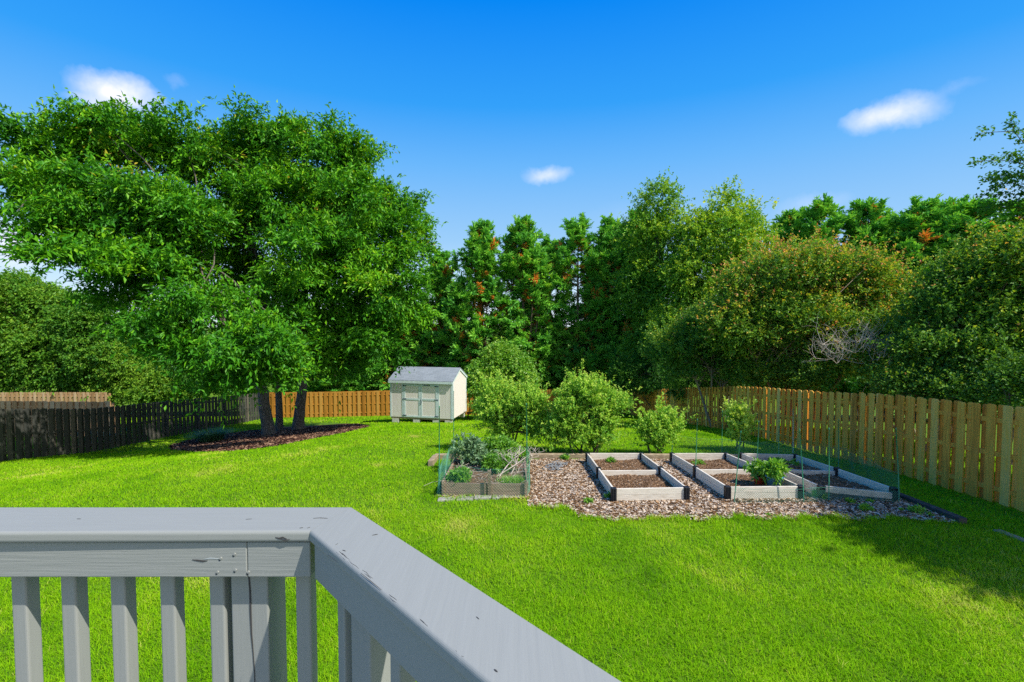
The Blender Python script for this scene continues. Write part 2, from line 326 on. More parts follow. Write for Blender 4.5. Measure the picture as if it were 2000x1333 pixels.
# grass: one object of blades, denser and finer close by
def lawn_ok(x, y):
    return ~in_garden(x, y) & ~in_treemulch(x, y) & (x < 34)
mb = MB()
PT = np.stack([rng.uniform(-14, 12, 420), 3 + 23 * rng.random(420) ** 1.6, rng.uniform(.12, .6, 420), rng.normal(0, .2, 420)], 1)
for (y0, y1, dens, L, W) in [(2.6, 5.5, 6500, .052, .0048), (5.5, 8, 4200, .052, .0055), (8, 12, 2000, .052, .008), (12, 18, 760, .055, .013), (18, 26, 280, .062, .022), (26, 35.5, 120, .075, .034)]:
    x1 = y1 * 1.1 + .4
    if y0 > 8: xa, xb = -min(x1, 28), min(x1, 14)
    else: xa, xb = -x1, x1
    n = int(dens * (xb - xa) * (y1 - y0)); x = rng.uniform(xa, xb, n); y = rng.uniform(y0, y1, n)
    k = (np.abs(x) < y * 1.1 + .4) & lawn_ok(x, y); x, y = x[k], y[k]; n = len(x)
    cl = .5 + .5 * np.sin(x * 3.1 + 2 * np.sin(y * 2.3)) * np.sin(y * 3.7 + 1.7 * np.sin(x * 1.9))
    big = np.sin(x * .55 + 1.1 * np.sin(y * .4)) * np.sin(y * .75 + .9 * np.sin(x * .35))
    cl2 = np.sin(x * 8.3 + 2.1 * np.sin(y * 6.1)) * np.sin(y * 9.2 + 1.8 * np.sin(x * 5.3)); cl = np.clip(cl + .3 * cl2, 0, 1)
    for (cx, cy, cr_, ca) in PT:
        if y0 - 1 < cy < y1 + 1: big = big + (ca / .12) * np.exp(-((x - cx) ** 2 + ((y - cy) * .8) ** 2) / (cr_ * cr_) * (1 + .5 * np.sin(x * 11 + y * 7)))
    edge = 1 + .7 * (inpoly(x, y + wob(x, y) + .12, GARD) | inpoly(x, y, GARD + np.array([0, -.1])))
    p = np.stack([x, y, gz(x, y) - .004], 1); a = rng.uniform(0, 2 * math.pi, n); r_ = rng.uniform(.2, 1.7, n)
    lean = np.stack([np.cos(a) * r_, np.sin(a) * r_, np.zeros(n)], 1); d = unit(lean * .45 + np.array([0, 0, 1.]))
    tint = np.clip(.53 + .26 * (cl - .5) * (.6 + .4 * cl2) + .12 * big + rng.normal(0, .14, n) + (rng.random(n) < .03) * .4, 0, 1)
    mb.blades(p, d, lean, L * rng.uniform(.55, 1.25, n) * (.8 + .4 * cl) * edge, W * rng.uniform(.7, 1.3, n), tint)
tag(mb.build('grass', mt['grass']), 'short mown bright green grass of the back lawn', 'grass', kind='stuff')

# ------------------------------------------------------------------ fences of alternating boards
def picket(mb, c, along, out, w_, h, th, tint, zb):
    cut = .035; a = along; z = np.array([0, 0, 1.]); o = np.array([c[0], c[1], zb])
    pr = [(-w_ / 2, 0), (w_ / 2, 0), (w_ / 2, h - cut), (w_ / 2 - cut * .35, h - cut * .35), (w_ / 2 - cut, h), (-w_ / 2 + cut, h), (-w_ / 2 + cut * .35, h - cut * .35), (-w_ / 2, h - cut)]
    mb.prism([o + a * u + z * v - out * th / 2 for u, v in pr], out * th, tint)
def fence(name, label, A, B, out, mat, sp=.30, w_=.18, h=1.83, th=.022, bay=2.4, group=None, back=True, posttint=.5, hump=0, gap=0.03):
    A = np.array(A, float); B = np.array(B, float); L = np.linalg.norm(B - A); al = np.append((B - A) / L, 0); out = np.append(out, 0.); out = out / np.linalg.norm(out)
    t = thing(name, (A[0], A[1], g1(*A)), label, 'fence', group)
    nb = max(1, round(L / bay)); bl = L / nb; k = 0
    for i in range(nb):
        mb = MB(); s0, s1 = i * bl, (i + 1) * bl; npk = max(1, round(bl / sp)); s_ = bl / npk
        for j in range(npk):
            for sgn, ph in ((1, .5), (-1, 0)):
                if sgn < 0 and not back: continue
                s = s0 + (j + ph) * s_
                c = np.append(A, 0) + al * s + out * sgn * .031
                tl = rng.normal(0, .008); tv = rng.normal(0, .006)
                picket(mb, c, unit(al + np.array([0, 0, tl])), out, w_ * rng.uniform(.95, 1.05), h + rng.normal(0, .008), th, np.clip(.5 + rng.normal(0, .2), 0, 1), g1(c[0], c[1]) + gap)
        mb.build('picket_panel', mat, t)
        for hz in (.3, .95, 1.58):
            r = MB(); a0 = np.append(A, 0) + al * (s0 + .002); a1 = np.append(A, 0) + al * (s1 - .002)
            a0[2] = g1(a0[0], a0[1]) + hz; a1[2] = g1(a1[0], a1[1]) + hz
            pr = [a0 - out * .018 + np.array([0, 0, -.044]), a0 + out * .018 + np.array([0, 0, -.044]), a0 + out * .018 + np.array([0, 0, .044]), a0 - out * .018 + np.array([0, 0, .044])]
            r.prism(pr, a1 - a0, .45); r.build('rail', mat, t)
    for i in range(nb + 1):
        c = np.append(A, 0) + al * (i * bl) - out * .1; z = g1(c[0], c[1]); r = MB()
        q0 = np.array([c[0], c[1], z - .1]); a = al * .045; o = out * .045
        r.prism([q0 - a - o, q0 + a - o, q0 + a + o, q0 - a + o], (0, 0, h + .05), .4); r.build('fence_post', mat, t)
    return t
fence('board_fence', 'yellowish pine board fence running along the right edge of the lawn beside the beds', (FX, 5.2), (FX + .05, 22.0), (-1, 0), mt['gold'], sp=.285, w_=.166)
fence('board_fence', 'farther brown-gold stretch of pine board fence from the bend to the back corner', (FX + .05, 22.02), (8.75, 35.3), (-1, 0), mt['gold'], sp=.27, w_=.16)
fence('board_fence', 'sunlit amber cedar fence across the back of the yard behind the shed', (-17.3, 34.3), (8.7, 35.4), (0, -1), mt['orange'], sp=.33, w_=.19)
fence('board_fence', 'dark weathered grey picket fence along the left side of the yard', (-17.9, 12.5), (-17.45, 34.2), (1, 0), mt['grey'], sp=.295, w_=.175)
fence('board_fence', 'pale orange neighbour fence seen over the dark picket fence', (-33, 24.3), (-20.6, 24.6), (0, -1), mt['pale'], sp=.32, w_=.19)
fence('board_fence', 'farthest thin brown neighbour fence under the hedge at far left', (-46, 33.5), (-29.0, 34.4), (0, -1), mt['pale'], sp=.32, w_=.16)

# ------------------------------------------------------------------ shed
def shed():
    Y0 = 26.0; c = P(884.3, 825, Y0); base = g1(c[0] - 1.8, Y0 + 1.2) ; z0 = c[2] + .16
    phi = R(12); fx = np.array([math.cos(phi), -math.sin(phi), 0]); dy = np.array([math.sin(phi), math.cos(phi), 0])
    o = np.array([c[0], c[1], 0]); W, D, EH, RH = 3.66, 2.44, 2.08, 2.64
    t = thing('garden_shed', (o - fx * W / 2 + dy * D / 2 + np.array([0, 0, z0 - .2])), 'small cream and white garden shed with grey shingle roof and double doors', 'shed')
    def M(v): return o + v[:, :1] * fx + v[:, 1:2] * dy + v[:, 2:] * np.array([0, 0, 1.]) + np.array([0, 0, z0])
    mb = MB()                                  # local: x from -W..0, y 0..D, z 0..
    n = 18
    mb.box((-W, 0, 0), (0, D, EH), M=M)
    for i in range(n):
        a = -W + W * i / n; mb.box((a + .004, -.01, .01), (a + W / n - .004, 0, EH), M=M)
    for i in range(12):
        y0 = D * i / 12 + .004; y1 = D * (i + 1) / 12 - .004; hh = lambda y: EH + (RH - EH) * (1 - abs(y - D / 2) / (D / 2))
        pr = np.array([[0, y0, .01], [0, y1, .01], [0, y1, hh(y1) - .02], [0, y0, hh(y0) - .02]]); mb.prism(M(pr), fx * .01)
    for x in (-W, -.02):
        mb.prism(M(np.array([[x, 0, EH], [x, D, EH], [x, D / 2, RH]])), fx * .02)
    mb.build('wall', mt['shedwall'], t)
    for (ya, yb) in ((-.14, D / 2), (D + .14, D / 2)):
        sl = (RH - EH) / (D / 2); za = EH - .14 * sl + .02; r = MB()
        r.prism(M(np.array([[-W - .06, ya, za], [.06, ya, za], [.06, yb, RH + .02], [-W - .06, yb, RH + .02]])), (0, 0, .045)); 
        ro = r.build('roof', mt['shingle'], t)
    tr = MB()
    tr.box((-W - .04, -.165, EH - .16), (.04, -.143, EH - .035), M=M)
    for x in (-W - .004, -.09): tr.box((x, -.022, 0), (x + .094, -.011, EH - .02), M=M)
    tr.box((.011, -.01, 0), (.024, .09, EH), M=M); tr.box((.011, D - .09, 0), (.024, D, EH), M=M)
    for (ya, yb) in ((-.13, D / 2), (D + .13, D / 2)):
        sl = (RH - EH) / (D / 2); za = EH - .13 * sl
        tr.prism(M(np.array([[.025, ya, za - .09], [.025, ya, za + .015], [.025, yb, RH + .015], [.025, yb, RH - .09]])), fx * .03)
    tr.build('trim', mt['shedtrim'], t)
    dx0, dx1, dt = -W + .82, -W + 2.8, 1.86
    f = MB()
    f.box((dx0 - .09, -.03, .02), (dx0, -.011, dt + .09), M=M); f.box((dx1, -.03, .02), (dx1 + .09, -.011, dt + .09), M=M); f.box((dx0, -.03, dt), (dx1, -.011, dt + .09), M=M)
    f.build('door_frame', mt['shedtrim'], t)
    mid = (dx0 + dx1) / 2
    for (a, bb, hx) in ((dx0 + .006, mid - .006, dx0), (mid + .006, dx1 - .006, dx1)):
        d = MB(); d.box((a, -.022, .03), (bb, -.012, dt - .01), M=M); do = d.build('door', mt['shedwall'], t)
        e = MB()
        for (p0, p1) in (((a, .03), (a + .1, dt - .01)), ((bb - .1, .03), (bb, dt - .01)), ((a + .1, .03), (bb - .1, .12)), ((a + .1, dt - .1), (bb - .1, dt - .01)), ((a + .1, .98), (bb - .1, 1.08))):
            e.box((p0[0], -.038, p0[1]), (p1[0], -.023, p1[1]), M=M)
        e.build('door_trim', mt['shedtrim'], do)
        for z in (.12, 1.03, dt - .1):
            hgx = MB(); s = 1 if hx == dx0 else -1; x0, x1 = sorted((hx - s * .05, hx + s * .16)); hgx.box((x0, -.05, z - .025), (x1, -.0385, z + .025), M=M); hgx.build('hinge', mt['steel'], do)
    h = MB(); h.tube(M(np.array([[mid + .02, -.05, .75], [mid + .06, -.07, .85], [mid + .07, -.07, .95], [mid + .03, -.05, 1.05]])), .014, 6); h.build('door_handle', mt['steel'], t)
    v = MB(); v.box((mid + .2, -.05, dt - .08), (mid + .55, -.0385, dt - .035), M=M); v.build('latch', mt['steel'], t)
    s = MB()
    for y in (.0, D - .1, D / 2 - .05): s.box((-W + .02, y + .01, -.09), (-.02, y + .09, 0), M=M)
    s.build('skid', mt['timber'], t)
    for x in (-W + .1, -W + 1.35, -W + 2.5, -.45):
        for y in (.0, D - .25): 
            k = MB(); k.box((x, y, -.32), (x + .38, y + .2, -.091), M=M); k.build('concrete_block', mt['block'], t)
    # small rust-coloured bench behind the shed
    bo = o + dy * (D + .5) + fx * .25; bo[2] = g1(bo[0], bo[1])
    bt = thing('wooden_bench', bo, 'small rusty red wooden bench just behind the right side of the shed', 'bench')
    s = MB(); s.box((bo[0] - .35, bo[1] - .15, bo[2] + .40), (bo[0] + .45, bo[1] + .15, bo[2] + .45)); s.build('seat', mt['litter'], bt)
    for sx in (-.28, .36):
        s = MB(); s.box((bo[0] + sx - .03, bo[1] - .12, bo[2] - .03), (bo[0] + sx + .03, bo[1] + .12, bo[2] + .40)); s.build('leg', mt['litter'], bt)
shed()

# ------------------------------------------------------------------ kitchen garden
def zg(x, y): return g1(x, y) + .015
def raised_bed(x0, x1, y0, y1, label, mid=True, fallen=False):
    t = thing('raised_bed', ((x0 + x1) / 2, (y0 + y1) / 2, zg((x0 + x1) / 2, (y0 + y1) / 2)), label, 'garden bed', 'white plank raised beds in a row')
    hh, th = .235, .035; ym = (y0 + y1) / 2
    def board(ax, ay, bx, by, part='side_board', n=2, dz=0, tilt=0):
        A = np.array([ax, ay, zg(ax, ay) + .0]); B = np.array([bx, by, zg(bx, by)]); d = unit(B - A); o = np.array([-d[1], d[0], 0]) * th / 2
        mb = MB()
        for k in range(n):
            a = A + np.array([0, 0, dz + k * hh / 2 + .002]); c = B + np.array([0, 0, dz + tilt + k * hh / 2 + .002]); up = np.array([0, 0, hh / 2 - .004])
            j = rng.normal(0, .002)
            mb.prism([a - o + o * j, a + o, a + o + up, a - o + up], c - a, rng.uniform(.3, .7))
        mb.build(part, mt['plank'], t, bevel=.004)
    for x in (x0, x1):
        board(x, y0 + .05, x, ym - .05); board(x, ym + .05, x, y1 - .05)
    board(x0 + .05, y1, x1 - .05, y1, 'end_board')
    if fallen: board(x0 + .08, y0, x1 - .04, y0 - .02, 'loose_end_board', 1, .125, -.085)
    else: board(x0 + .05, y0, x1 - .05, y0, 'end_board')
    if mid: board(x0 + .05, ym, x1 - .05, ym, 'divider_board', 1, .06)
    for x in (x0, x1):
        for y in (y0, ym, y1):
            c = MB(); z = zg(x, y); c.box((x - .048, y - .048, z - .03), (x + .048, y + .048, z + hh + .012))
            for s in (-.03, .012): c.box((x + s, y - .056, z - .02), (x + s + .018, y - .048, z + hh + .012))
            c.build('corner_post', mt['black'], t, bevel=.006)
    mb = MB(); nx, ny = 26, 60; X, Y = np.meshgrid(np.linspace(x0 + .02, x1 - .02, nx), np.linspace(y0 + .02, y1 - .02, ny))
    Z = gz(X, Y) + .09 + .02 * np.sin(X * 9 + Y * 3) * np.sin(Y * 7) + rng.normal(0, .006, X.shape); 
    if fallen: Z = Z - .06 * ss((y0 + .5 - Y) / .5)
    i, j = np.meshgrid(np.arange(nx - 1), np.arange(ny - 1)); k = (j * nx + i).ravel()
    mb.add(np.stack([X, Y, Z], -1).reshape(-1, 3), np.stack([k, k + 1, k + nx + 1, k + nx], 1)); so_ = mb.build('soil', mt['soil'], t, smooth=True)
    n = 3200; x, y = rng.uniform(x0 + .05, x1 - .05, n), rng.uniform(y0 + .05, y1 - .05, n); cb = MB()
    p = np.stack([x, y, gz(x, y) + .105 + .02 * np.sin(x * 9 + y * 3) * np.sin(y * 7)], 1)
    a = rng.uniform(0, 6.3, n); d = np.stack([np.cos(a), np.sin(a), rng.normal(0, .3, n)], 1)
    cb.leaves(p, d, unit(np.array([0, 0, 1.]) + rng.normal(0, .4, (n, 3))), rng.uniform(.02, .05, n), .02, np.clip(rng.normal(.3, .22, n), 0, 1)); tag(cb.build('soil_crumbs', mt['chips'], t), kind='stuff')
    return t
BY0, BY1 = 8.55, 11.55
raised_bed(1.83, 3.14, BY0, BY1, 'leftmost white plank raised bed of bare brown soil without netting')
raised_bed(3.88, 5.19, BY0, BY1, 'middle white plank raised bed holding potted pepper plants at its front')
raised_bed(5.56, 6.87, BY0, BY1, 'rightmost white plank raised bed whose front board hangs loose above dark soil', fallen=True)

# old brown bed at the left with weeds
OX0, OX1, OY0, OY1 = -1.30, .29, 8.85, 11.2
t = thing('overgrown_bed', ((OX0 + OX1) / 2, (OY0 + OY1) / 2, g1(-.5, 10)), 'old brown plank bed overgrown with weeds at left end of the garden', 'garden bed')
for (a, c) in (((OX0, OY0), (-.46, OY0)), ((-.44, OY0), (OX1, OY0)), ((OX0, OY0 + .05), (OX0, OY1)), ((OX1, OY0 + .05), (OX1, OY1)), ((OX0, OY1), (OX1, OY1))):
    mb = MB(); A = np.array([*a, g1(*a)]); B = np.array([*c, g1(*c)]); d = unit(B - A); o = np.array([-d[1], d[0], 0]) * .018
    mb.prism([A - o, A + o, A + o + [0, 0, .25], A - o + [0, 0, .25]], B - A, rng.uniform(.35, .7)); mb.build('side_board', mt['oldplank'], t)
for (x, y, hh) in ((OX0 + .02, OY0 - .045, .28), (-.42, OY0 - .045, .5), (OX1 - .04, OY0 - .045, .32), (-.5, OY0 - .04, .36)):
    mb = MB(); z = g1(x, y); wv = .02 if x != -.42 else .03; mb.box((x - wv, y - .02, z - .05), (x + wv, y + .02, z + hh)); mb.build('support_stake', mt['oldplank'], t)
mb = MB(); X, Y = np.meshgrid(np.linspace(OX0, OX1, 24), np.linspace(OY0, OY1, 30)); Z = gz(X, Y) + .2 + rng.normal(0, .015, X.shape)
i, j = np.meshgrid(np.arange(23), np.arange(29)); k = (j * 24 + i).ravel()
mb.add(np.stack([X, Y, Z], -1).reshape(-1, 3), np.stack([k, k + 1, k + 25, k + 24], 1)); mb.build('soil', mt['mulchbase'], t)
a = G(855, 979); c = G(1030, 972); mb = MB(); n = 14
for i in range(5):
    u0, u1 = i / 5, (i + 1) / 5 - .01; p0 = a + (c - a) * u0; p1 = a + (c - a) * u1; hz = rng.uniform(.03, .05)
    mb.prism([[p0[0], p0[1] - .05, p0[2] - .03], [p1[0], p1[1] - .05 + rng.normal(0, .01), p1[2] - .03], [p1[0], p1[1] + .1, p1[2] - .03], [p0[0], p0[1] + .1, p0[2] - .03]], (0, 0, .03 + hz), .5)
tag(mb.build('stone_edging', surf('dull_concrete', [(.3, (.13, .125, .105)), (.7, (.26, .25, .22))], nscale=12, rough=1), origin=a, bevel=.01), 'pale concrete edging strip in the grass in front of the overgrown bed', 'edging')

def timber(A, B, label, mat='timber', hgt=.14, w_=.13):
    A = np.array([*A, g1(*A)]); B = np.array([*B, g1(*B)]); d = unit(B - A); o = np.array([-d[1], d[0], 0]) * w_ / 2; mb = MB()
    n = 6; 
    mb.prism([A - o - [0, 0, .05], A + o - [0, 0, .05], A + o + [0, 0, hgt], A - o + [0, 0, hgt]], B - A, rng.uniform(.4, .6))
    tag(mb.build('landscape_timber', mt[mat], origin=A, bevel=.015), label, 'timber', 'timbers edging the garden')
timber((-1.95, 12.05), (.4, 12.05), 'landscape timber behind the overgrown bed at the left end of the back edge')
timber((.42, 12.05), (2.9, 12.05), 'landscape timber in the middle of the back edge below the big blueberry bush')
timber((2.92, 12.05), (5.3, 12.05), 'landscape timber behind the middle white bed at the back edge')
timber((5.32, 12.05), (7.25, 12.05), 'landscape timber behind the rightmost bed, ending at the back right corner')
timber((-1.92, 11.2), (-1.92, 11.97), 'short timber at the left returning toward the lawn beside the overgrown bed')
timber((7.3, 11.95), (7.27, 9.7), 'dark landscape timber on the right edge beside the back of the rightmost bed', 'darktimber', .1)
timber((7.27, 9.68), (7.2, 7.55), 'dark landscape timber on the right edge reaching the front corner of the mulch', 'darktimber', .1)
p0, p1 = G(1945, 1038), G(2035, 1072)
timber(p0[:2], p1[:2], 'half buried timber in the shaded grass at the right edge', 'timber', .03)

STK = [(858, 970, 858, 795), (886, 870, 886, 765), (1030, 966, 1028, 790), (1311, 888, 1319, 802), (1358, 925, 1362, 820), (1410, 886, 1411, 804), (1433, 984, 1447, 844),
       (1478, 915, 1482, 824), (1521, 905, 1522, 822), (1549, 888, 1549, 800), (1571, 984, 1562, 840), (1619, 980, 1619, 838), (1638, 918, 1638, 820), (1757, 984, 1750, 838)]
SL = ['left of the overgrown bed at its front corner', 'behind the overgrown bed at its left back corner', 'at the front right corner of the overgrown bed',
      'at the back left corner of the middle bed', 'beside the left middle post of the middle bed', 'at the back right corner of the middle bed', 'leaning at the front left corner of the middle bed',
      'between the middle and rightmost beds near the pots', 'standing inside the back part of the rightmost bed', 'with pale shaft at back right corner of the rightmost bed', 'leaning left at the front right corner of the middle bed',
      'at the front left corner of the rightmost bed', 'beside the right middle post of the rightmost bed', 'at the front right corner of the rightmost bed']
SB = []
for (bx, by, tx, ty), lb in zip(STK, SL):
    A = G(bx, by); B = P(tx, ty, A[1] + rng.uniform(-.03, .03)); B2 = B
    t = thing('garden_stake', A, 'thin green garden stake ' + lb, 'stake', 'green stakes holding the netting')
    mb = MB(); mb.tube(np.stack([A - [0, 0, .1], (A + B) / 2 + rng.normal(0, .004, 3), B]), .0085, 8); mb.build('shaft', mt['stake'] if bx != 1549 else mt['nail'], t, smooth=True)
    mb = MB(); d = unit(B - A); mb.tube(np.stack([B - d * .012, B + d * .012, B + d * .02]), [.0105, .0105, .003], 8); mb.build('tip', mt['stake'], t)
    SB.append((A, B))
def net(path, h0, h1, label, loc, sp=.042, r=.0019, sag=.05):
    path = [np.array(p, float)[:2] for p in path]; seg = [np.linalg.norm(path[i + 1][:2] - path[i][:2]) for i in range(len(path) - 1)]; cum = np.concatenate([[0], np.cumsum(seg)]); L = cum[-1]
    P2 = np.stack(path)[:, :2]; mb = MB()
    def top(s): u = s / L; return (h0 + (h1 - h0) * u) - sag * abs(math.sin(s * 2.2))
    def pos(s, z):
        x = np.interp(s, cum, P2[:, 0]); y = np.interp(s, cum, P2[:, 1]); return np.array([x + .012 * math.sin(s * 7 + z * 9), y + .012 * math.cos(s * 6 + z * 5), g1(x, y) + .03 + z])
    hm = max(h0, h1)
    for sgn in (1, -1):
        for k in range(int(-hm / sp) - 1, int((L + hm) / sp) + 1):
            pts = []
            for z in np.arange(0, hm + .001, .05):
                s = k * sp + sgn * z
                if 0 <= s <= L and z <= top(s): pts.append(pos(s, z))
            if len(pts) > 1: mb.tube(pts, r, 3, cap=False)
    for fz in (0, 1): mb.tube([pos(s, fz * top(s)) for s in np.linspace(0, L, int(L / .12) + 2)], r * 1.4, 3, cap=False)
    tag(mb.build('garden_netting', mt['net'], origin=loc), label, 'netting', 'green wire netting round the beds')
net([SB[3][0], (5.5, 11.72), (6.98, 11.7), SB[12][0] + [.1, 0, 0], SB[13][0]], .52, .5, 'green wire netting behind the middle bed and along the right side of the rightmost bed', SB[3][0])
net([SB[6][0] + [0, -.04, 0], SB[10][0] + [0, -.04, 0], SB[11][0] + [0, -.04, 0], SB[13][0] + [0, -.04, 0]], .27, .25, 'low green netting across the fronts of the middle and rightmost beds', SB[6][0])
net([(OX0 - .05, OY1 + .1, 0), SB[0][0] + [-.02, -.05, 0], (OX1, OY0 - .08, 0), SB[2][0] + [.04, 0, 0], (OX1 + .1, OY1, 0)], .62, .5, 'torn grey-green netting wrapped around the overgrown bed', SB[0][0], .05)

# ------------------------------------------------------------------ foliage generator
def sph(n): return unit(rng.normal(size=(n, 3)))
def crown_mesh(mb, lobes, n, cr, K, Mv, L, W, up=.25, flat=.6, droop=.25, ldroop=.5, inner=.2, tint=.45, tvar=.12, tip=0.0, cvar=.1, low=.6, outw=.6, spread=.7, mi=0, shell=(.72, 1.0), sep=0, shrink=.6):
    C = np.array([l[0] for l in lobes], float); Rr = np.array([l[1] for l in lobes], float); Rr = np.maximum(Rr - shrink * cr, .4 * Rr)
    wgt = np.array([(r[0] * r[1] * r[2]) ** (2 / 3) for r in Rr]); wgt /= wgt.sum(); m = n * 4
    li = rng.choice(len(lobes), m, p=wgt); d = sph(m)
    keep = (d[:, 2] > -.25) | (rng.random(m) < low)
    p = C[li] + Rr[li] * d * rng.uniform(*shell, (m, 1))
    for k in range(len(lobes)):
        q = np.linalg.norm((p - C[k]) / Rr[k], axis=1); keep &= ~((q < .72) & (li != k) & (rng.random(m) < .9))
    p, d, li = p[keep], d[keep], li[keep]
    if sep:                                # keep the clumps apart so that boughs read as separate pads
        ok = []; scl = np.array([1, 1, 1.7])
        for a in range(len(p)):
            if not ok or np.min(np.linalg.norm((p[ok] - p[a]) * scl, axis=1)) > sep * cr: ok.append(a)
            if len(ok) >= n: break
        p, d, li = p[ok], d[ok], li[ok]
    p, d, li = p[:n], d[:n], li[:n]
    out = unit(d / Rr[li])
    ni = int(n * inner)
    if ni:
        li2 = rng.choice(len(lobes), ni, p=wgt); d2 = sph(ni); p = np.vstack([p, C[li2] + Rr[li2] * d2 * rng.uniform(.15, .7, (ni, 1))]); out = np.vstack([out, d2])
    nc = len(p); ct = rng.normal(0, cvar, nc)
    T = nc * K; tb = np.repeat(p, K, 0) + rng.normal(0, .22 * cr, (T, 3)); rd = sph(T); rd[:, 2] *= flat
    td = unit(np.repeat(out, K, 0) * outw + rd * .9 + np.array([0, 0, up])); tl = cr * rng.uniform(.5, 1.15, T) * np.where(rng.random(T) < .12, 1.6, 1)
    N = T * Mv; t = rng.uniform(.1, 1, N); ti = np.repeat(np.arange(T), Mv)
    lp = tb[ti] + td[ti] * (t * tl[ti])[:, None]; lp[:, 2] -= droop * t * t * tl[ti]; lp += rng.normal(0, .035 * cr, (N, 3))
    ld = unit(td[ti] * .7 + sph(N) * spread + np.stack([np.zeros(N), np.zeros(N), -ldroop * (.3 + .7 * t)], 1))
    nn = unit(np.array([0, 0, 1.]) + rng.normal(0, .5, (N, 3)))
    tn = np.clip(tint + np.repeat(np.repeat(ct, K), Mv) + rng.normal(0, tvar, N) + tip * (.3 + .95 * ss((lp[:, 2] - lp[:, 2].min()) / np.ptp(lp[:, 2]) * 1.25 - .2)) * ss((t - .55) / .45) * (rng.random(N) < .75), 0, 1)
    mb.leaves(lp, ld, nn, L * rng.uniform(.7, 1.25, N), W * rng.uniform(.75, 1.2, N), tn, mi=mi)
    return p
def bend(A, B, k=6, amp=.06, lift=0):
    A = np.asarray(A, float); B = np.asarray(B, float); t = np.linspace(0, 1, k)[:, None]; L = np.linalg.norm(B - A)
    off = rng.normal(0, amp * L, 3); return A + (B - A) * t + np.sin(t * math.pi) * (off + np.array([0, 0, lift * L])) 
def tree(name, label, base, trunks, lobes, mat, cat='tree', group=None, wood_='bark', limbs=40, **kw):
    """trunks: list of (points, r0, r1); limbs grow from the trunk tops to clumps of the crown"""
    shoots = kw.pop('shoots', 0)
    t = thing(name, base, label, cat, group); cm = MB(); cl = crown_mesh(cm, lobes, **kw); tm = MB()
    if shoots: crown_mesh(cm, lobes, **{**kw, 'n': shoots, 'K': 2, 'Mv': 26, 'cr': kw['cr'] * 1.35, 'up': 1.1, 'flat': .5, 'inner': 0, 'low': .1, 'sep': 0, 'shell': (.9, 1.0), 'outw': .8, 'shrink': kw.get('shrink', .6) * .7, 'spread': .8})
    for pts, r0, r1 in trunks:
        pts = np.asarray(pts, float); n = len(pts); tt = np.linspace(0, 1, n); fine = np.linspace(0, 1, 14)
        q = np.stack([np.interp(fine, tt, pts[:, k]) for k in range(3)], 1); q[1:-1] += rng.normal(0, r0 * .12, (12, 3)) * np.array([1, 1, 0])
        rad = r0 + (r1 - r0) * fine; rad[0] *= 1.3; rad[1] *= 1.05
        tm.tube(q, rad, 12)
        for _ in range(limbs):
            s = rng.uniform(.45, 1); a = np.array([np.interp(s, fine, q[:, k]) for k in range(3)]); c = cl[rng.integers(len(cl))]
            if np.linalg.norm(c - a) < 9: tm.tube(bend(a, c, 6, .05, .06), np.linspace(max(.02, r1 * .55), .012, 6), 5, cap=False)
    tm.build('trunk', mt[wood_], t, smooth=True); cm.build('crown', mat, t); return t
def lob(px, py, Y, rpx, rpy, ry): s = Y / F; return (P(px, py, Y), (rpx * s, ry, rpy * s))

# the three big shade trees standing in dark mulch
b1, b2, b3 = G(527, 850), G(548, 842), G(582, 840)
KW = dict(cr=.95, K=40, Mv=11, L=.205, W=.085, up=.10, flat=.34, droop=.2, ldroop=.22, inner=.34, tint=.40, tvar=.12, cvar=.09, low=.4, tip=.26, spread=.85, shell=(.6, 1.02), outw=.6, sep=1.3, shrink=.85)
L1 = [lob(110, 285, 19.5, 85, 72, 2.8), lob(235, 265, 20.5, 95, 66, 3.2), lob(350, 300, 21, 85, 75, 3), lob(80, 370, 18.5, 78, 68, 2.8), lob(205, 385, 18, 120, 82, 3.4), lob(335, 420, 18, 105, 85, 3.4),
      lob(135, 455, 17.5, 75, 55, 2.8), lob(160, 515, 14.8, 75, 50, 2.2), lob(295, 510, 17.5, 115, 70, 3.4), lob(235, 560, 17.5, 60, 40, 2.2), lob(310, 625, 17, 85, 45, 2.4), lob(410, 590, 16.5, 95, 60, 2.6), lob(500, 665, 16, 95, 45, 2.2), lob(390, 690, 16.5, 62, 38, 2), lob(345, 690, 18, 50, 34, 2), lob(440, 715, 17, 75, 40, 2), lob(520, 715, 16.8, 70, 36, 2)]
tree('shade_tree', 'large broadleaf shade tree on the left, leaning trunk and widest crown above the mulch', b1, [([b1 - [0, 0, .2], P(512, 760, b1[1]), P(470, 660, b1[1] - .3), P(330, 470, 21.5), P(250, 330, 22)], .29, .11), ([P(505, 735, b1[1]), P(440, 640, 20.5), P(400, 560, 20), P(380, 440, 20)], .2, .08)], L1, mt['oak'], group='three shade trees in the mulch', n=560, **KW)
L3 = [lob(432, 285, 22, 82, 68, 2.9), lob(560, 290, 23, 110, 72, 3.4), lob(660, 310, 23, 95, 75, 3.2), lob(490, 300, 22.5, 70, 75, 2.6), lob(560, 400, 22, 125, 85, 3.8), lob(700, 400, 22.5, 110, 80, 3.6), lob(780, 400, 23, 50, 55, 2.6), lob(790, 470, 22.5, 72, 80, 3),
      lob(640, 490, 21, 130, 80, 3.8), lob(740, 560, 21.5, 110, 75, 3.4), lob(600, 570, 21, 110, 75, 3.2), lob(700, 640, 22, 105, 60, 2.8), lob(800, 590, 23, 45, 70, 2.4), lob(680, 705, 22.5, 75, 45, 2), lob(745, 680, 22.5, 55, 60, 2), lob(620, 680, 21, 60, 50, 2)]
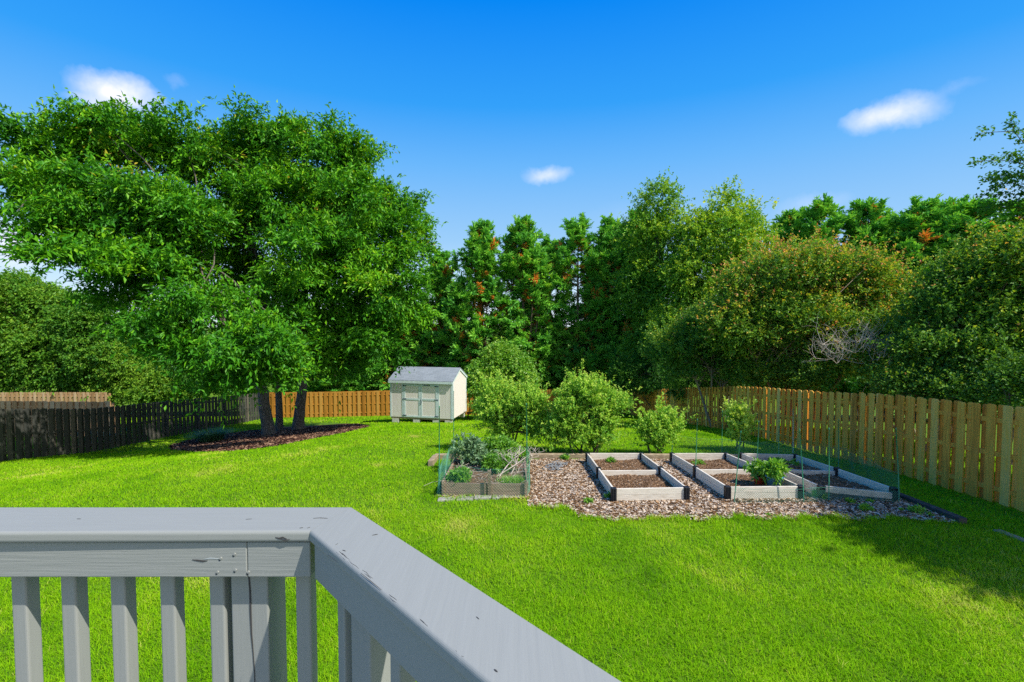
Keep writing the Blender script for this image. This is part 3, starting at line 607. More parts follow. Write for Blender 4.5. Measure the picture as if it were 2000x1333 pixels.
tree('shade_tree', 'large broadleaf shade tree nearest the shed, straight right-hand trunk and domed crown', b3, [([b3 - [0, 0, .2], P(588, 760, b3[1]), P(592, 660, b3[1]), P(600, 480, 22.8), P(600, 330, 23)], .29, .11), ([P(590, 700, 22.6), P(650, 600, 22), P(720, 480, 22.4)], .17, .07)], L3, mt['oak'], group='three shade trees in the mulch', n=520, **KW)
L2 = [lob(470, 420, 23.5, 70, 90, 2.6), lob(460, 520, 23.5, 80, 70, 2.6), lob(500, 620, 23.5, 80, 60, 2.6)]
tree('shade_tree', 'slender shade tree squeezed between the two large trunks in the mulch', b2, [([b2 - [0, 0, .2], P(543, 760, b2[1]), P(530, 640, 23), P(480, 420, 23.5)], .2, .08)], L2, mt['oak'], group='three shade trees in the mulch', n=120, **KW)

# cypress row behind the back fence
def cypress(label, base, hgt, Rmax, seed, gapiness=.5):
    t = thing('cypress_tree', base, label, 'tree', 'cypress trees behind the fence'); cm, tm = MB(), MB(); B = np.array(base, float)
    tops = [(0, 0, 1.0, 1.0)] + [(rng.uniform(-1.7, 1.7), rng.uniform(-.8, .8), rng.uniform(.70, .92), .62) for _ in range(3)]
    for (dx, dyy, hf, rf) in tops:
        hh = hgt * hf
        tm.tube(B + np.array([[dx * .2, dyy * .2, -.2], [dx * .5, dyy * .5, hh * .3], [dx * .9, dyy, hh * .65], [dx, dyy, hh * .97]]), [.2 * rf + .05, .15 * rf, .09 * rf, .015], 7)
        nb = int(165 * rf)
        for i in range(nb):
            u = rng.uniform(.08, 1) ** .85
            if .35 < u < .68 and rng.random() < gapiness: continue
            az = i * 2.4 + rng.normal(0, .35); r = Rmax * rf * ((1 - u) ** .65 * .95 + .13) * rng.uniform(.5, 1.25) * (.8 if u < .2 else 1)
            el = R(2 + 52 * u * u + rng.normal(0, 9)); s = B + np.array([dx * min(1, u * 1.3), dyy * u, hh * u * .96])
            bd = np.array([math.cos(az) * math.cos(el), math.sin(az) * math.cos(el), math.sin(el)])
            e = s + bd * r + np.array([0, 0, .12 * r])
            if u < .8: tm.tube(np.stack([s, (s + e) / 2 - [0, 0, .06 * r], e]), [.035, .02, .008], 4, cap=False)
            brown = rng.random() < (.05 if u < .8 else .004); bt = rng.normal(0, .08); ns = int(3 + 3.2 * r)
            for j in range(ns):            # sprays: flat fans of scale-leaf twigs along the outer branch
                tj = rng.uniform(.35, 1.0) if j else 1.0; o_ = s + (e - s) * tj; sd_ = unit(bd * .8 + rng.normal(0, .5, 3) + np.array([0, 0, .25])); sl = rng.uniform(.45, .85) * (.7 + .3 * (1 - u))
                m = 26; tt = rng.uniform(.0, 1, m); side = unit(np.cross(sd_, [0, 0, 1.]) + rng.normal(0, .25, 3)); sg = rng.choice([-1, 1], m)[:, None]
                p = o_ + sd_ * (tt * sl)[:, None] + rng.normal(0, .05, (m, 3)); d = unit(sd_ * .8 + side * sg * .55 + rng.normal(0, .25, (m, 3)))
                tn = np.clip(.40 + bt + .18 * (tt - .3) + rng.normal(0, .08, m) + rng.normal(0, .04), 0, .8)
                if brown: tn = np.where(rng.random(m) < .75, rng.uniform(.86, 1, m), tn)
                elif tj < .55 and rng.random() < .25: tn = rng.uniform(.83, .9, m)
                cm.leaves(p, d, unit(np.array([0, 0, 1.]) + rng.normal(0, .45, (m, 3))), rng.uniform(.2, .38, m), rng.uniform(.08, .13, m), tn, mid=.5)
    tm.build('trunk', mt['stem'], t, smooth=True); cm.build('crown', mt['cypress'], t); return t
def gp(px, Y): x = (px - 1000) / F * Y; return np.array([x, Y, g1(x, Y) - .05])
def hpx(py, Y, px): return 3.15 - (py - 628) / F * Y - g1((px - 1000) / F * Y, Y)
CY = [(938, 37.5, 442, 3.6, 'cypress tree with a twin tip, first right of the big shade tree crown'), (1022, 38, 432, 3.7, 'cypress tree with a pointed tip, second in the row right of the shade trees'), (1128, 38.5, 430, 3.7, 'cypress tree above the big blueberry bush, ragged orange-brown patches low down')]
CT = [cypress(c[4], gp(c[0], c[1]), hpx(c[2], c[1], c[0]), c[3], 0) for c in CY]
CC = [(0, 860, 40, 500, 'cypress tree partly hidden by the right side of the shade tree crown'), (1, 1190, 39, 434, 'dark cypress tree just left of the tall leafy tree, thin see-through middle'),
      (2, 1075, 41, 470, 'low narrow cypress tree wedged between two pointed ones in the row'), (0, 1245, 38, 420, 'dark cypress tree half covered by the tall leafy tree'), (1, 775, 40, 560, 'cypress tree under the crown of the right shade tree, above the shed roof'),
      (2, 690, 40, 580, 'cypress tree seen between the shade tree trunks and the shed'), (0, 600, 41, 590, 'cypress tree behind the two big trunks and the amber fence'),
      (0, 1845, 29, 402, 'cypress tree standing between the wide one and the brown-tipped one at right'), (2, 1740, 31, 420, 'short cypress tree in the gap between two taller ones above the myrtles'),
      (1, 1545, 33, 420, 'short cypress tip just right of the tall leafy tree'), (2, 1600, 31, 398, 'cypress tree with ragged tip above the orange-tipped myrtle'), (0, 1690, 30, 402, 'broad cypress tree right of the ragged one above the myrtles'),
      (1, 1795, 28, 400, 'wide cypress tree with brown sprays above the right myrtle'), (2, 1890, 27, 395, 'cypress tree at the right with drooping brown tips'), (0, 1995, 26, 400, 'dark cypress tree cut by the right edge of the picture')]
for k, (src, px, Y, top, lab) in enumerate(CC):
    o = CT[src]; hs_ = hpx(top, Y, px) / hpx(CY[src][2], CY[src][1], CY[src][0]); w_ = 1.0 if px < 1300 else .98
    copy_thing(o, gp(px, Y), rng.uniform(0, 6), (w_, w_, hs_), lab)

# tall leafy trees beyond the right back corner
KG = dict(cr=.85, K=16, Mv=10, L=.17, W=.11, up=.3, flat=.8, droop=.15, ldroop=.35, inner=.25, tint=.5, tvar=.16, cvar=.12, low=.7, tip=.2, sep=.75, shoots=60)
def simple_trunk(base, topp, r): return [([np.array(base) - [0, 0, .2], (np.array(base) * 2 + topp) / 3 + rng.normal(0, .15, 3), np.array(topp)], r, r * .3)]
bb = gp(1285, 34); tree('leafy_tree', 'tall dark green leafy tree, the highest point of the tree line right of centre', bb, simple_trunk(bb, P(1285, 400, 34), .25),
     [lob(1285, 395, 34, 45, 42, 1.8), lob(1265, 470, 34, 60, 60, 2.4), lob(1310, 470, 33.5, 55, 60, 2.2), lob(1255, 560, 34, 55, 70, 2.2), lob(1310, 580, 33, 70, 80, 2.5), lob(1280, 680, 33.5, 70, 60, 2.4)], mt['gum'], n=330, limbs=25, group='leafy trees beyond the right fence', **{**KG, 'tint': .38})
bb = gp(1420, 31); tree('leafy_tree', 'tall yellow-green leafy tree with open twiggy top right of the highest tree', bb, simple_trunk(bb, P(1430, 420, 31), .25),
     [lob(1415, 402, 31, 38, 36, 1.4), lob(1375, 440, 31, 40, 36, 1.6), lob(1460, 425, 31, 38, 38, 1.5), lob(1420, 470, 30.5, 90, 60, 2.8), lob(1360, 540, 30.5, 70, 60, 2.4), lob(1460, 520, 30.5, 65, 60, 2.4), lob(1330, 640, 30.5, 70, 55, 2.2), lob(1420, 600, 30, 90, 80, 2.8)], mt['gum'], n=420, limbs=30, group='leafy trees beyond the right fence', **{**KG, 'tint': .58})

# crepe myrtles and shrubs beyond the right fence
KM = dict(cr=.72, K=19, Mv=12, L=.11, W=.062, up=.7, flat=1, droop=.02, ldroop=.2, inner=.25, tint=.36, tvar=.12, cvar=.13, low=.6, tip=.42, outw=.5, sep=.62, shoots=170)
def stems(base, tops, r): return [([np.array(base) + rng.normal(0, .25, 3) * [1, 1, 0] - [0, 0, .2], np.array(base) * .45 + np.array(tp) * .55 + rng.normal(0, .2, 3), np.array(tp)], r * rng.uniform(.7, 1.2), .02) for tp in tops]
def myrtle(label, px, Y, lobes, n, **kw):
    bb = gp(px, Y); k = {**KM, **kw}
    tree('crepe_myrtle', label, bb, stems(bb, [l[0] for l in lobes], .07), lobes, mt['myrtle'], 'tree', 'crepe myrtles along the right fence', 'palestem', 26, n=n, **k)
myrtle('biggest crepe myrtle, with orange and pink new tips, above the fence bend', 1560, 20,
       [lob(1560, 540, 20, 95, 65, 2.1), lob(1480, 560, 20, 75, 65, 1.9), lob(1650, 545, 20, 80, 60, 1.9), lob(1720, 580, 20, 50, 60, 1.6), lob(1440, 640, 20, 85, 65, 1.8), lob(1560, 630, 19.6, 110, 65, 2), lob(1640, 690, 20, 90, 45, 1.8), lob(1700, 650, 19.6, 70, 55, 1.8)], 640)
myrtle('dark green crepe myrtle low behind the bend of the fence, left of the biggest one', 1400, 22,
       [lob(1400, 650, 22, 75, 60, 1.8), lob(1330, 690, 22.5, 65, 55, 1.7), lob(1450, 715, 22, 70, 40, 1.6)], 270, tint=.28, tip=.2)
myrtle('dark crepe myrtle with brown seed heads at the right edge', 1880, 15.5,
       [lob(1880, 560, 15.5, 85, 60, 1.5), lob(1960, 530, 15, 80, 75, 1.6), lob(1830, 620, 15.5, 70, 50, 1.4), lob(1930, 640, 15, 95, 60, 1.6), lob(2030, 600, 14.5, 80, 90, 1.6), lob(1990, 700, 14.2, 80, 50, 1.4), lob(1900, 700, 14.3, 80, 42, 1.2), lob(1810, 690, 15, 70, 40, 1.2)], 560, tint=.24, tip=.3)
myrtle('smaller grey-green crepe myrtle between the big one and the right edge', 1760, 18,
       [lob(1760, 655, 18, 75, 50, 1.6), lob(1820, 700, 17.5, 70, 45, 1.5), lob(1700, 715, 18, 70, 35, 1.5), lob(1780, 725, 16.5, 70, 30, 1.2)], 260, tint=.34, tip=.24)
# out-of-frame neighbour tree whose twigs reach into the top right corner; it throws the shade on the lawn
bb = np.array([14.2, 5.4, g1(14.2, 5.4)])
tl_ = [((13.9, 7.6, 6.2), (2.3, 2.4, 1.7)), ((14.6, 6.4, 8.0), (2.5, 2.6, 1.8)), ((13.3, 5.6, 6.4), (2.6, 2.4, 1.7)), ((13.6, 9.0, 7.4), (1.8, 1.8, 1.5)), ((13.3, 3.7, 7.0), (2.6, 2.2, 1.7))]
t = tree('roadside_tree', 'overhanging dark leafy twigs of a tree reaching in at the top right edge', bb, simple_trunk(bb, np.array([14.0, 5, 7.]), .22), tl_, mt['gum'], n=1150, limbs=30, group=None, **{**KG, 'L': .12, 'W': .07, 'cr': .7, 'tint': .3, 'sep': .4, 'shrink': .2, 'shoots': 0})
mb, ml = MB(), MB()
for (x0, y0, x1, y1, Yd) in ((2020, 330, 1895, 318, 11), (2030, 262, 1905, 262, 11), (2040, 390, 1905, 385, 11), (2030, 300, 1975, 228, 11), (2040, 420, 1915, 410, 11), (2030, 350, 1935, 345, 11), (2040, 400, 1960, 300, 11), (2020, 340, 1940, 372, 11.2), (2030, 380, 1920, 350, 10.8), (2040, 400, 1930, 405, 11)):
    A, B = P(x0, y0, Yd + .3), P(x1, y1, Yd); q = bend(A, B, 8, .04, .05); mb.tube(q, np.linspace(.012, .004, 8), 5, cap=False)
    n = 170 if y0 != 262 else 50; tt = rng.uniform(.1 if y0 != 262 else .72, 1, n); p = np.stack([np.interp(tt, np.linspace(0, 1, 8), q[:, k]) for k in range(3)], 1) + rng.normal(0, .06, (n, 3))
    ml.leaves(p, unit(B - A) * .5 + sph(n) * .8, unit(np.array([0, 0, 1.]) + rng.normal(0, .6, (n, 3))), rng.uniform(.06, .11, n), .05, np.clip(rng.normal(.14, .12, n), 0, 1))
mb.build('overhanging_twigs', mt['stem'], t); ml.build('twig_leaves', mt['gum'], t)

# bleached dead shrub behind the right fence
def twigs(mb, base, n, spreadv, L, r, depth=2):
    for _ in range(n):
        d = unit(np.array(spreadv) * rng.normal(0, 1, 3) + np.array([0, 0, .8])); e = base + d * L * rng.uniform(.6, 1.1); q = bend(base, e, 6, .1)
        mb.tube(q, np.linspace(r, r * .45, 6), 5, cap=False)
        if depth:
            for _ in range(4):
                s = q[rng.integers(2, 6)]; twigs(mb, s, 1, (1, 1, .6), L * .5, r * .5, depth - 1)
bb = gp(1665, 17); t = thing('dead_shrub', bb, 'bleached grey bare twiggy shrub standing among the myrtles above the right fence', 'shrub'); mb = MB()
twigs(mb, bb, 4, (.25, .2, .2), 2.4, .009, 1)
for _ in range(26): twigs(mb, P(rng.uniform(1590, 1740), rng.uniform(665, 715), 16.3 + rng.normal(0, .4)), 3, (.7, .5, .5), .8, .007, 1)
mb.build('twig_stems', mt['paletwig'], t)
# low dark hedge shrubs filling behind the fences
KH = dict(cr=.55, K=14, Mv=11, L=.095, W=.055, up=.35, flat=.9, droop=.1, ldroop=.3, inner=.3, tint=.35, tvar=.15, cvar=.1, low=.9, tip=.1)
def shrub(name, label, px, Y, lobes, n, mat='bg', group=None, **kw):
    bb = gp(px, Y); tree(name, label, bb, stems(bb, [l[0] for l in lobes], .06), lobes, mt[mat], 'shrub', group, 'stem', 8, n=n, **{**KH, **kw})
shrub('hedge_shrub', 'dark shadowy shrub behind the farther fence stretch, below the tall leafy trees', 1290, 30, [lob(1290, 720, 30, 65, 60, 2), lob(1230, 735, 31, 50, 45, 1.6)], 160, tint=.22)
shrub('hedge_shrub', 'low dark shrub under the myrtle left of the fence bend', 1380, 25, [lob(1340, 738, 25.5, 60, 38, 1.5), lob(1420, 735, 24.5, 60, 40, 1.5)], 120, tint=.25, shrink=.2)
shrub('hedge_shrub', 'dark shrub directly behind the fence bend', 1480, 20.5, [lob(1480, 730, 20.5, 70, 40, 1.5), lob(1570, 735, 19.5, 60, 38, 1.4)], 110, 'myrtle', tint=.3, tip=.15, up=.8, cr=.7)
shrub('hedge_shrub', 'low dark shrub behind the tall boards right of the dead shrub', 1780, 14.5, [lob(1780, 762, 15, 90, 45, 1.2), lob(1880, 770, 14, 80, 45, 1.1)], 70, 'myrtle', tint=.2, tip=.12, up=.8, cr=.7, L=.085)
shrub('hedge_shrub', 'dark shrub peeking over the fence at the right edge', 1970, 12.5, [lob(1970, 765, 13, 80, 60, 1.1), lob(2050, 750, 12.5, 70, 60, 1)], 50, 'myrtle', tint=.18, tip=.1, up=.8, cr=.7, L=.08)
shrub('hedge_shrub', 'bright green leafy shrub growing beside the right wall of the shed', 975, 30, [lob(980, 705, 30, 40, 38, 1.5), lob(950, 745, 29.5, 40, 46, 1.4), lob(1010, 740, 29.5, 40, 50, 1.3), lob(950, 795, 28.5, 32, 25, 1)], 190, 'weed', tint=.5, L=.17, W=.09, tip=.25, sep=.5)
shrub('background_tree', 'rounded green tree at the left edge beyond the fences', 40, 38, [lob(20, 590, 38, 80, 65, 3), lob(90, 610, 38, 60, 60, 2.6), lob(30, 680, 37, 90, 70, 3), lob(110, 690, 37, 70, 60, 3), lob(20, 735, 36.5, 70, 32, 2), lob(130, 740, 36.5, 70, 28, 2)], 500, L=.22, W=.13, cr=.85, tint=.55, group='trees beyond the left fence')
shrub('background_tree', 'second green tree beyond the left fence, under the big crown', 190, 37, [lob(180, 640, 37, 70, 70, 2.6), lob(210, 700, 36.5, 80, 60, 2.6), lob(150, 715, 36, 60, 45, 2.4)], 300, L=.2, W=.12, cr=.8, tint=.4, group='trees beyond the left fence')
shrub('background_tree', 'pale yellow-green privet behind the dark fence, left of the trunks', 240, 35.8, [lob(235, 712, 35.8, 50, 40, 1.6), lob(300, 735, 36, 60, 30, 1.6), lob(215, 768, 35.5, 60, 24, 1.4), lob(290, 765, 35.5, 50, 22, 1.4), lob(340, 765, 35.8, 50, 24, 1.4)], 260, L=.16, W=.09, cr=.7, tint=.7, group='trees beyond the left fence')
shrub('background_tree', 'dim green shrub behind the dark fence just left of the trunks', 400, 36.5, [lob(390, 735, 36.5, 70, 40, 2), lob(470, 735, 36.5, 55, 45, 2)], 200, tint=.3, group='trees beyond the left fence', L=.17, W=.1, cr=.7)

# ------------------------------------------------------------------ blueberry bushes and small plants near the beds
KB = dict(cr=.40, K=7, Mv=22, L=.068, W=.038, up=.95, flat=.9, droop=.05, ldroop=.05, inner=.3, tint=.52, tvar=.15, cvar=.1, low=.75, tip=.32, outw=.8, spread=.8, shell=(.55, 1.0), shoots=22)
def bush(label, px, py, lobes, n, **kw):
    bb = G(px, py); bb[2] -= .02
    tree('blueberry_bush', label, bb, stems(bb, [l[0] for l in lobes], .028), lobes, mt['berry'], 'bush', 'blueberry bushes behind the garden', 'stem', 10, n=n, **{**KB, **kw})
bush('left one of the two big blueberry bushes, behind the dead branches', 1000, 872, [lob(975, 800, 13.4, 40, 40, .55), lob(1030, 795, 13.3, 45, 42, .6), lob(965, 770, 13.6, 36, 28, .5), lob(1050, 835, 13.2, 42, 36, .55), lob(985, 845, 13.4, 38, 22, .5), lob(960, 825, 13.4, 28, 25, .4)], 150)
bush('biggest blueberry bush, in the middle behind the open mulch', 1145, 886, [lob(1140, 775, 12.7, 55, 38, .65), lob(1180, 800, 12.6, 48, 42, .6), lob(1110, 815, 12.6, 45, 45, .6), lob(1155, 845, 12.5, 60, 34, .6), lob(1205, 790, 12.7, 20, 20, .3), lob(1090, 850, 12.6, 36, 30, .5)], 165)
bush('small blueberry bush left of the netting behind the first two beds', 1288, 884, [lob(1275, 845, 12.7, 28, 28, .4), lob(1310, 835, 12.7, 26, 24, .35), lob(1290, 862, 12.6, 36, 18, .4), lob(1298, 818, 12.8, 14, 15, .22)], 48)
bush('slim yellow-green sapling seen through the netting behind the rightmost bed', 1446, 873, [lob(1440, 815, 13.6, 12, 13, .2), lob(1452, 838, 13.6, 14, 15, .22), lob(1440, 856, 13.5, 16, 12, .24)], 26, tint=.85, cr=.3, L=.085, W=.05)
bb = np.array([-.95, 10.6, g1(-.95, 10.6) + .2]); t = thing('sage_plant', bb, 'grey-green sage plant with broad leaves in the left of the overgrown bed', 'plant'); mb = MB()
crown_mesh(mb, [(bb + [0, 0, .28], (.38, .4, .3)), (bb + [.3, -.2, .15], (.35, .35, .22))], 24, .2, 7, 8, .11, .05, up=.5, inner=.3, tint=.5, ldroop=.3); mb.build('foliage', mt['sage'], t)
mb = MB(); twigs(mb, bb, 8, (.5, .5, .2), .4, .01, 0); mb.build('stem', mt['stem'], t)
def weedclump(label, c, lob_, n, L=.09, W=.035, tint=.5, up=.6):
    c = np.array([*c, g1(*c) + .18]); t = thing('weed_clump', c, label, 'weeds'); mb = MB()
    crown_mesh(mb, [(c + [0, 0, lob_[2] * .6], lob_)], n, .16, 7, 8, L, W, up=up, inner=.4, tint=tint); mb.build('foliage', mt['weed'], t)
weedclump('tall green weeds at the back of the overgrown bed behind the sage', (-.35, 11.0), (.5, .3, .35), 46)
weedclump('yellow-green weeds at the back right of the overgrown bed behind the bare branches', (.05, 10.9), (.3, .25, .22), 26, tint=.65)
weedclump('leafy weeds in the middle of the overgrown bed', (-.3, 10.1), (.35, .35, .2), 30, tint=.4)
weedclump('small green weed in the front left corner of the overgrown bed', (-1.02, 9.15), (.2, .2, .14), 16)
n = 500; c = np.array([.02, 9.1]); x = c[0] + rng.normal(0, .12, n); y = c[1] + rng.normal(0, .08, n); a = rng.uniform(0, 6.3, n); mb = MB()
ln = np.stack([np.cos(a), np.sin(a), a * 0], 1) * .6; mb.blades(np.stack([x, y, gz(x, y) + .19], 1), unit(ln * .4 + [0, 0, 1.]), ln, rng.uniform(.08, .17, n), .008, np.clip(rng.normal(.65, .15, n), 0, 1))
tag(mb.build('grass_tuft', mt['weed'], origin=(.02, 9.1, g1(.02, 9.1) + .19)), 'bright green grass tuft at the front right of the overgrown bed', 'grass tuft')
bb = np.array([.12, 9.9, g1(.12, 9.9) + .2]); t = thing('dead_branches', bb, 'bleached bare branches standing and lying in the right of the overgrown bed', 'branches'); mb = MB()
twigs(mb, bb, 6, (.45, .3, .12), .5, .010, 2)
for _ in range(3):
    A = bb + [rng.uniform(-.55, -.1), rng.uniform(-.6, -.2), .02]; B = bb + [rng.uniform(0, .25), rng.uniform(-.1, .2), rng.uniform(.3, .55)]; q = bend(A, B, 6, .06); mb.tube(q, np.linspace(.012, .007, 6), 6); twigs(mb, q[3], 2, (1, .6, .5), .3, .006, 1)
mb.build('twig_stems', mt['paletwig'], t)
n = 260; x = rng.uniform(OX0 + .1, OX1 - .1, n); y = rng.uniform(OY0 + .1, OY1 - .1, n); mb = MB()
for i in range(n):
    A = np.array([x[i], y[i], g1(x[i], y[i]) + .22]); mb.tube(bend(A, A + rng.normal(0, 1, 3) * [.14, .14, .05] + [0, 0, .03], 4, .1), .0035, 3, cap=False)
tag(mb.build('dry_straw', mt['paletwig'], origin=(-.5, 10, g1(-.5, 10) + .2)), 'dry straw and dead stems lying over the overgrown bed', 'straw', kind='stuff')
# potted pepper plants
def potted(px, py, Y, r, hgt, pot, label, n, fol):
    c = P(px, py, Y); c[2] = g1(c[0], c[1]) + .1; t = thing('potted_plant', c, label, 'potted plant'); mb = MB()
    th = np.linspace(0, 2 * math.pi, 24, endpoint=False); prof = [(0, 0), (r * .75, 0), (r * .97, hgt * .86), (r * 1.06, hgt * .86), (r * 1.06, hgt), (r * .95, hgt), (r * .93, hgt * .9), (0, hgt * .88)]
    rings = np.array([[[c[0] + q[0] * math.cos(a), c[1] + q[0] * math.sin(a), c[2] + q[1]] for a in th] for q in prof]); k = np.arange(24); fs = []
    for i in range(len(prof) - 1): fs.append(np.stack([i * 24 + k, i * 24 + (k + 1) % 24, (i + 1) * 24 + (k + 1) % 24, (i + 1) * 24 + k], 1))
    mb.add(rings.reshape(-1, 3), [np.vstack(fs)]); mb.build('pot', plain(label.split()[1] + '_pot', pot, .35), t, smooth=True)
    mb = MB(); crown_mesh(mb, [(c + [0, 0, hgt + fol * .6], (fol, fol, fol * .75))], n, .13, 6, 7, .12, .045, up=.4, inner=.3, tint=.6, ldroop=.7); mb.build('foliage', mt['weed'], t)
    mb = MB()
    for _ in range(5): mb.tube(bend(c + [0, 0, hgt * .85], c + [*rng.normal(0, .08, 2), hgt + fol * .8], 5, .05), .007, 5)
    mb.build('stem', mt['stem'], t)
potted(1512, 955, 8.95, .15, .24, (.05, .20, .36), 'larger blue potted pepper plant at the front right of the middle bed', 11, .2)
potted(1484, 942, 9.2, .12, .17, (.42, .06, .03), 'smaller red potted pepper plant just left of the blue pot', 13, .17)
# crumpled pale landscape fabric on the mulch
c = G(1085, 915); mb = MB(); X, Y = np.meshgrid(np.linspace(-.22, .22, 14), np.linspace(-.35, .35, 18)); Z = .03 + .05 * np.abs(np.sin(X * 9 + 2 * np.sin(Y * 6))) + rng.normal(0, .006, X.shape)
X = X + .1 * np.sin(Y * 6); i, j = np.meshgrid(np.arange(13), np.arange(17)); k = (j * 14 + i).ravel(); f = np.stack([k, k + 1, k + 15, k + 14], 1)[rng.random(len(k)) < .62]
mb.add(np.stack([X + c[0], Y + c[1], Z + c[2]], -1).reshape(-1, 3), f); tag(mb.build('landscape_fabric', plain('grey_fabric', (.12, .125, .125), .9), origin=c), 'crumpled grey scrap of landscape fabric on the open mulch', 'fabric')
# small weeds in the mulch
mb = MB(); crown_mesh(mb, [(np.array([0, 0, .03]), (.06, .06, .04))], 7, .06, 5, 5, .05, .022, inner=.2, tint=.55); w0 = mb.build('small_weed', mt['weed'])
tag(w0, 'small green weed sprouting from the wood mulch around the beds', 'weed', 'small weeds in the mulch')
for i, (px, py) in enumerate([(1150, 985), (1190, 975), (1660, 985), (1690, 1000), (1700, 985), (1790, 1005), (1815, 1010), (1600, 975), (1760, 1000), (1105, 900), (1500, 1010)]):
    g = G(px, py); o = w0 if i == 0 else w0.copy()
    if i: sc.collection.objects.link(o)
    o.location = (g[0], g[1], g[2] + .015); o.rotation_euler = (0, 0, i * 1.3); o.scale = (1 + .5 * math.sin(i * 3),) * 3
for (x, y, nm) in ((2.35, 11.3, 'back of the leftmost'), (4.3, 11.0, 'back of the middle'), (6.3, 11.1, 'back of the rightmost')):
    c = np.array([x, y, g1(x, y) + .1]); mb = MB(); r = .12 if x < 6 else .4
    crown_mesh(mb, [(c + [0, 0, .02], (r, r * .6, .05))], 8 if x < 6 else 30, .07, 5, 6, .06, .022, inner=.2, tint=.5); tag(mb.build('seedlings', mt['weed'], origin=c), f'green seedlings sprouting in the {nm} bed', 'seedlings')
# ornamental grass tuft, irises by the dark fence
def tuft(name, label, c, n, rad, L, W, mat, cat, ax=1.0, up=1.0):
    c = np.asarray(c); a = rng.uniform(0, 6.3, n); r = np.sqrt(rng.random(n)) * rad * .45; t = thing(name, c, label, cat); mb = MB()
    x = c[0] + np.cos(a) * r * ax; y = c[1] + np.sin(a) * r; ln = np.stack([np.cos(a + rng.normal(0, .5, n)), np.sin(a + rng.normal(0, .5, n)), -.25 + a * 0], 1) * rng.uniform(.4, 1.1, n)[:, None]
    mb.blades(np.stack([x, y, gz(x, y)], 1), unit(ln * .45 + np.array([0, 0, up])), ln, L * rng.uniform(.6, 1.15, n), W, np.clip(rng.normal(.45, .2, n), 0, 1)); mb.build('leaf_blades', mt[mat], t)
tuft('ornamental_grass', 'rounded dark green ornamental grass mound on the left end of the mulch', G(413, 864), 900, .95, .72, .02, 'iris', 'ornamental grass')
for (px, py, n, s, lb) in ((225, 866, 70, .8, 'tall iris leaves by the dark fence, right one of the two iris clumps'), (172, 873, 60, .7, 'iris leaves by the dark fence, left one of the two iris clumps')):
    g = G(px, py); tuft('iris_clump', lb, g, n, s, .95, .05, 'iris', 'iris', 1.2, 1.4)
g = G(283, 846); t = thing('low_plant', g, 'low reddish-green plant beside the irises at the dark fence', 'plant'); mb = MB(); crown_mesh(mb, [(g + [0, 0, .12], (.45, .3, .16))], 40, .16, 6, 7, .09, .045, tint=.35); mb.build('foliage', mt['bg'], t)

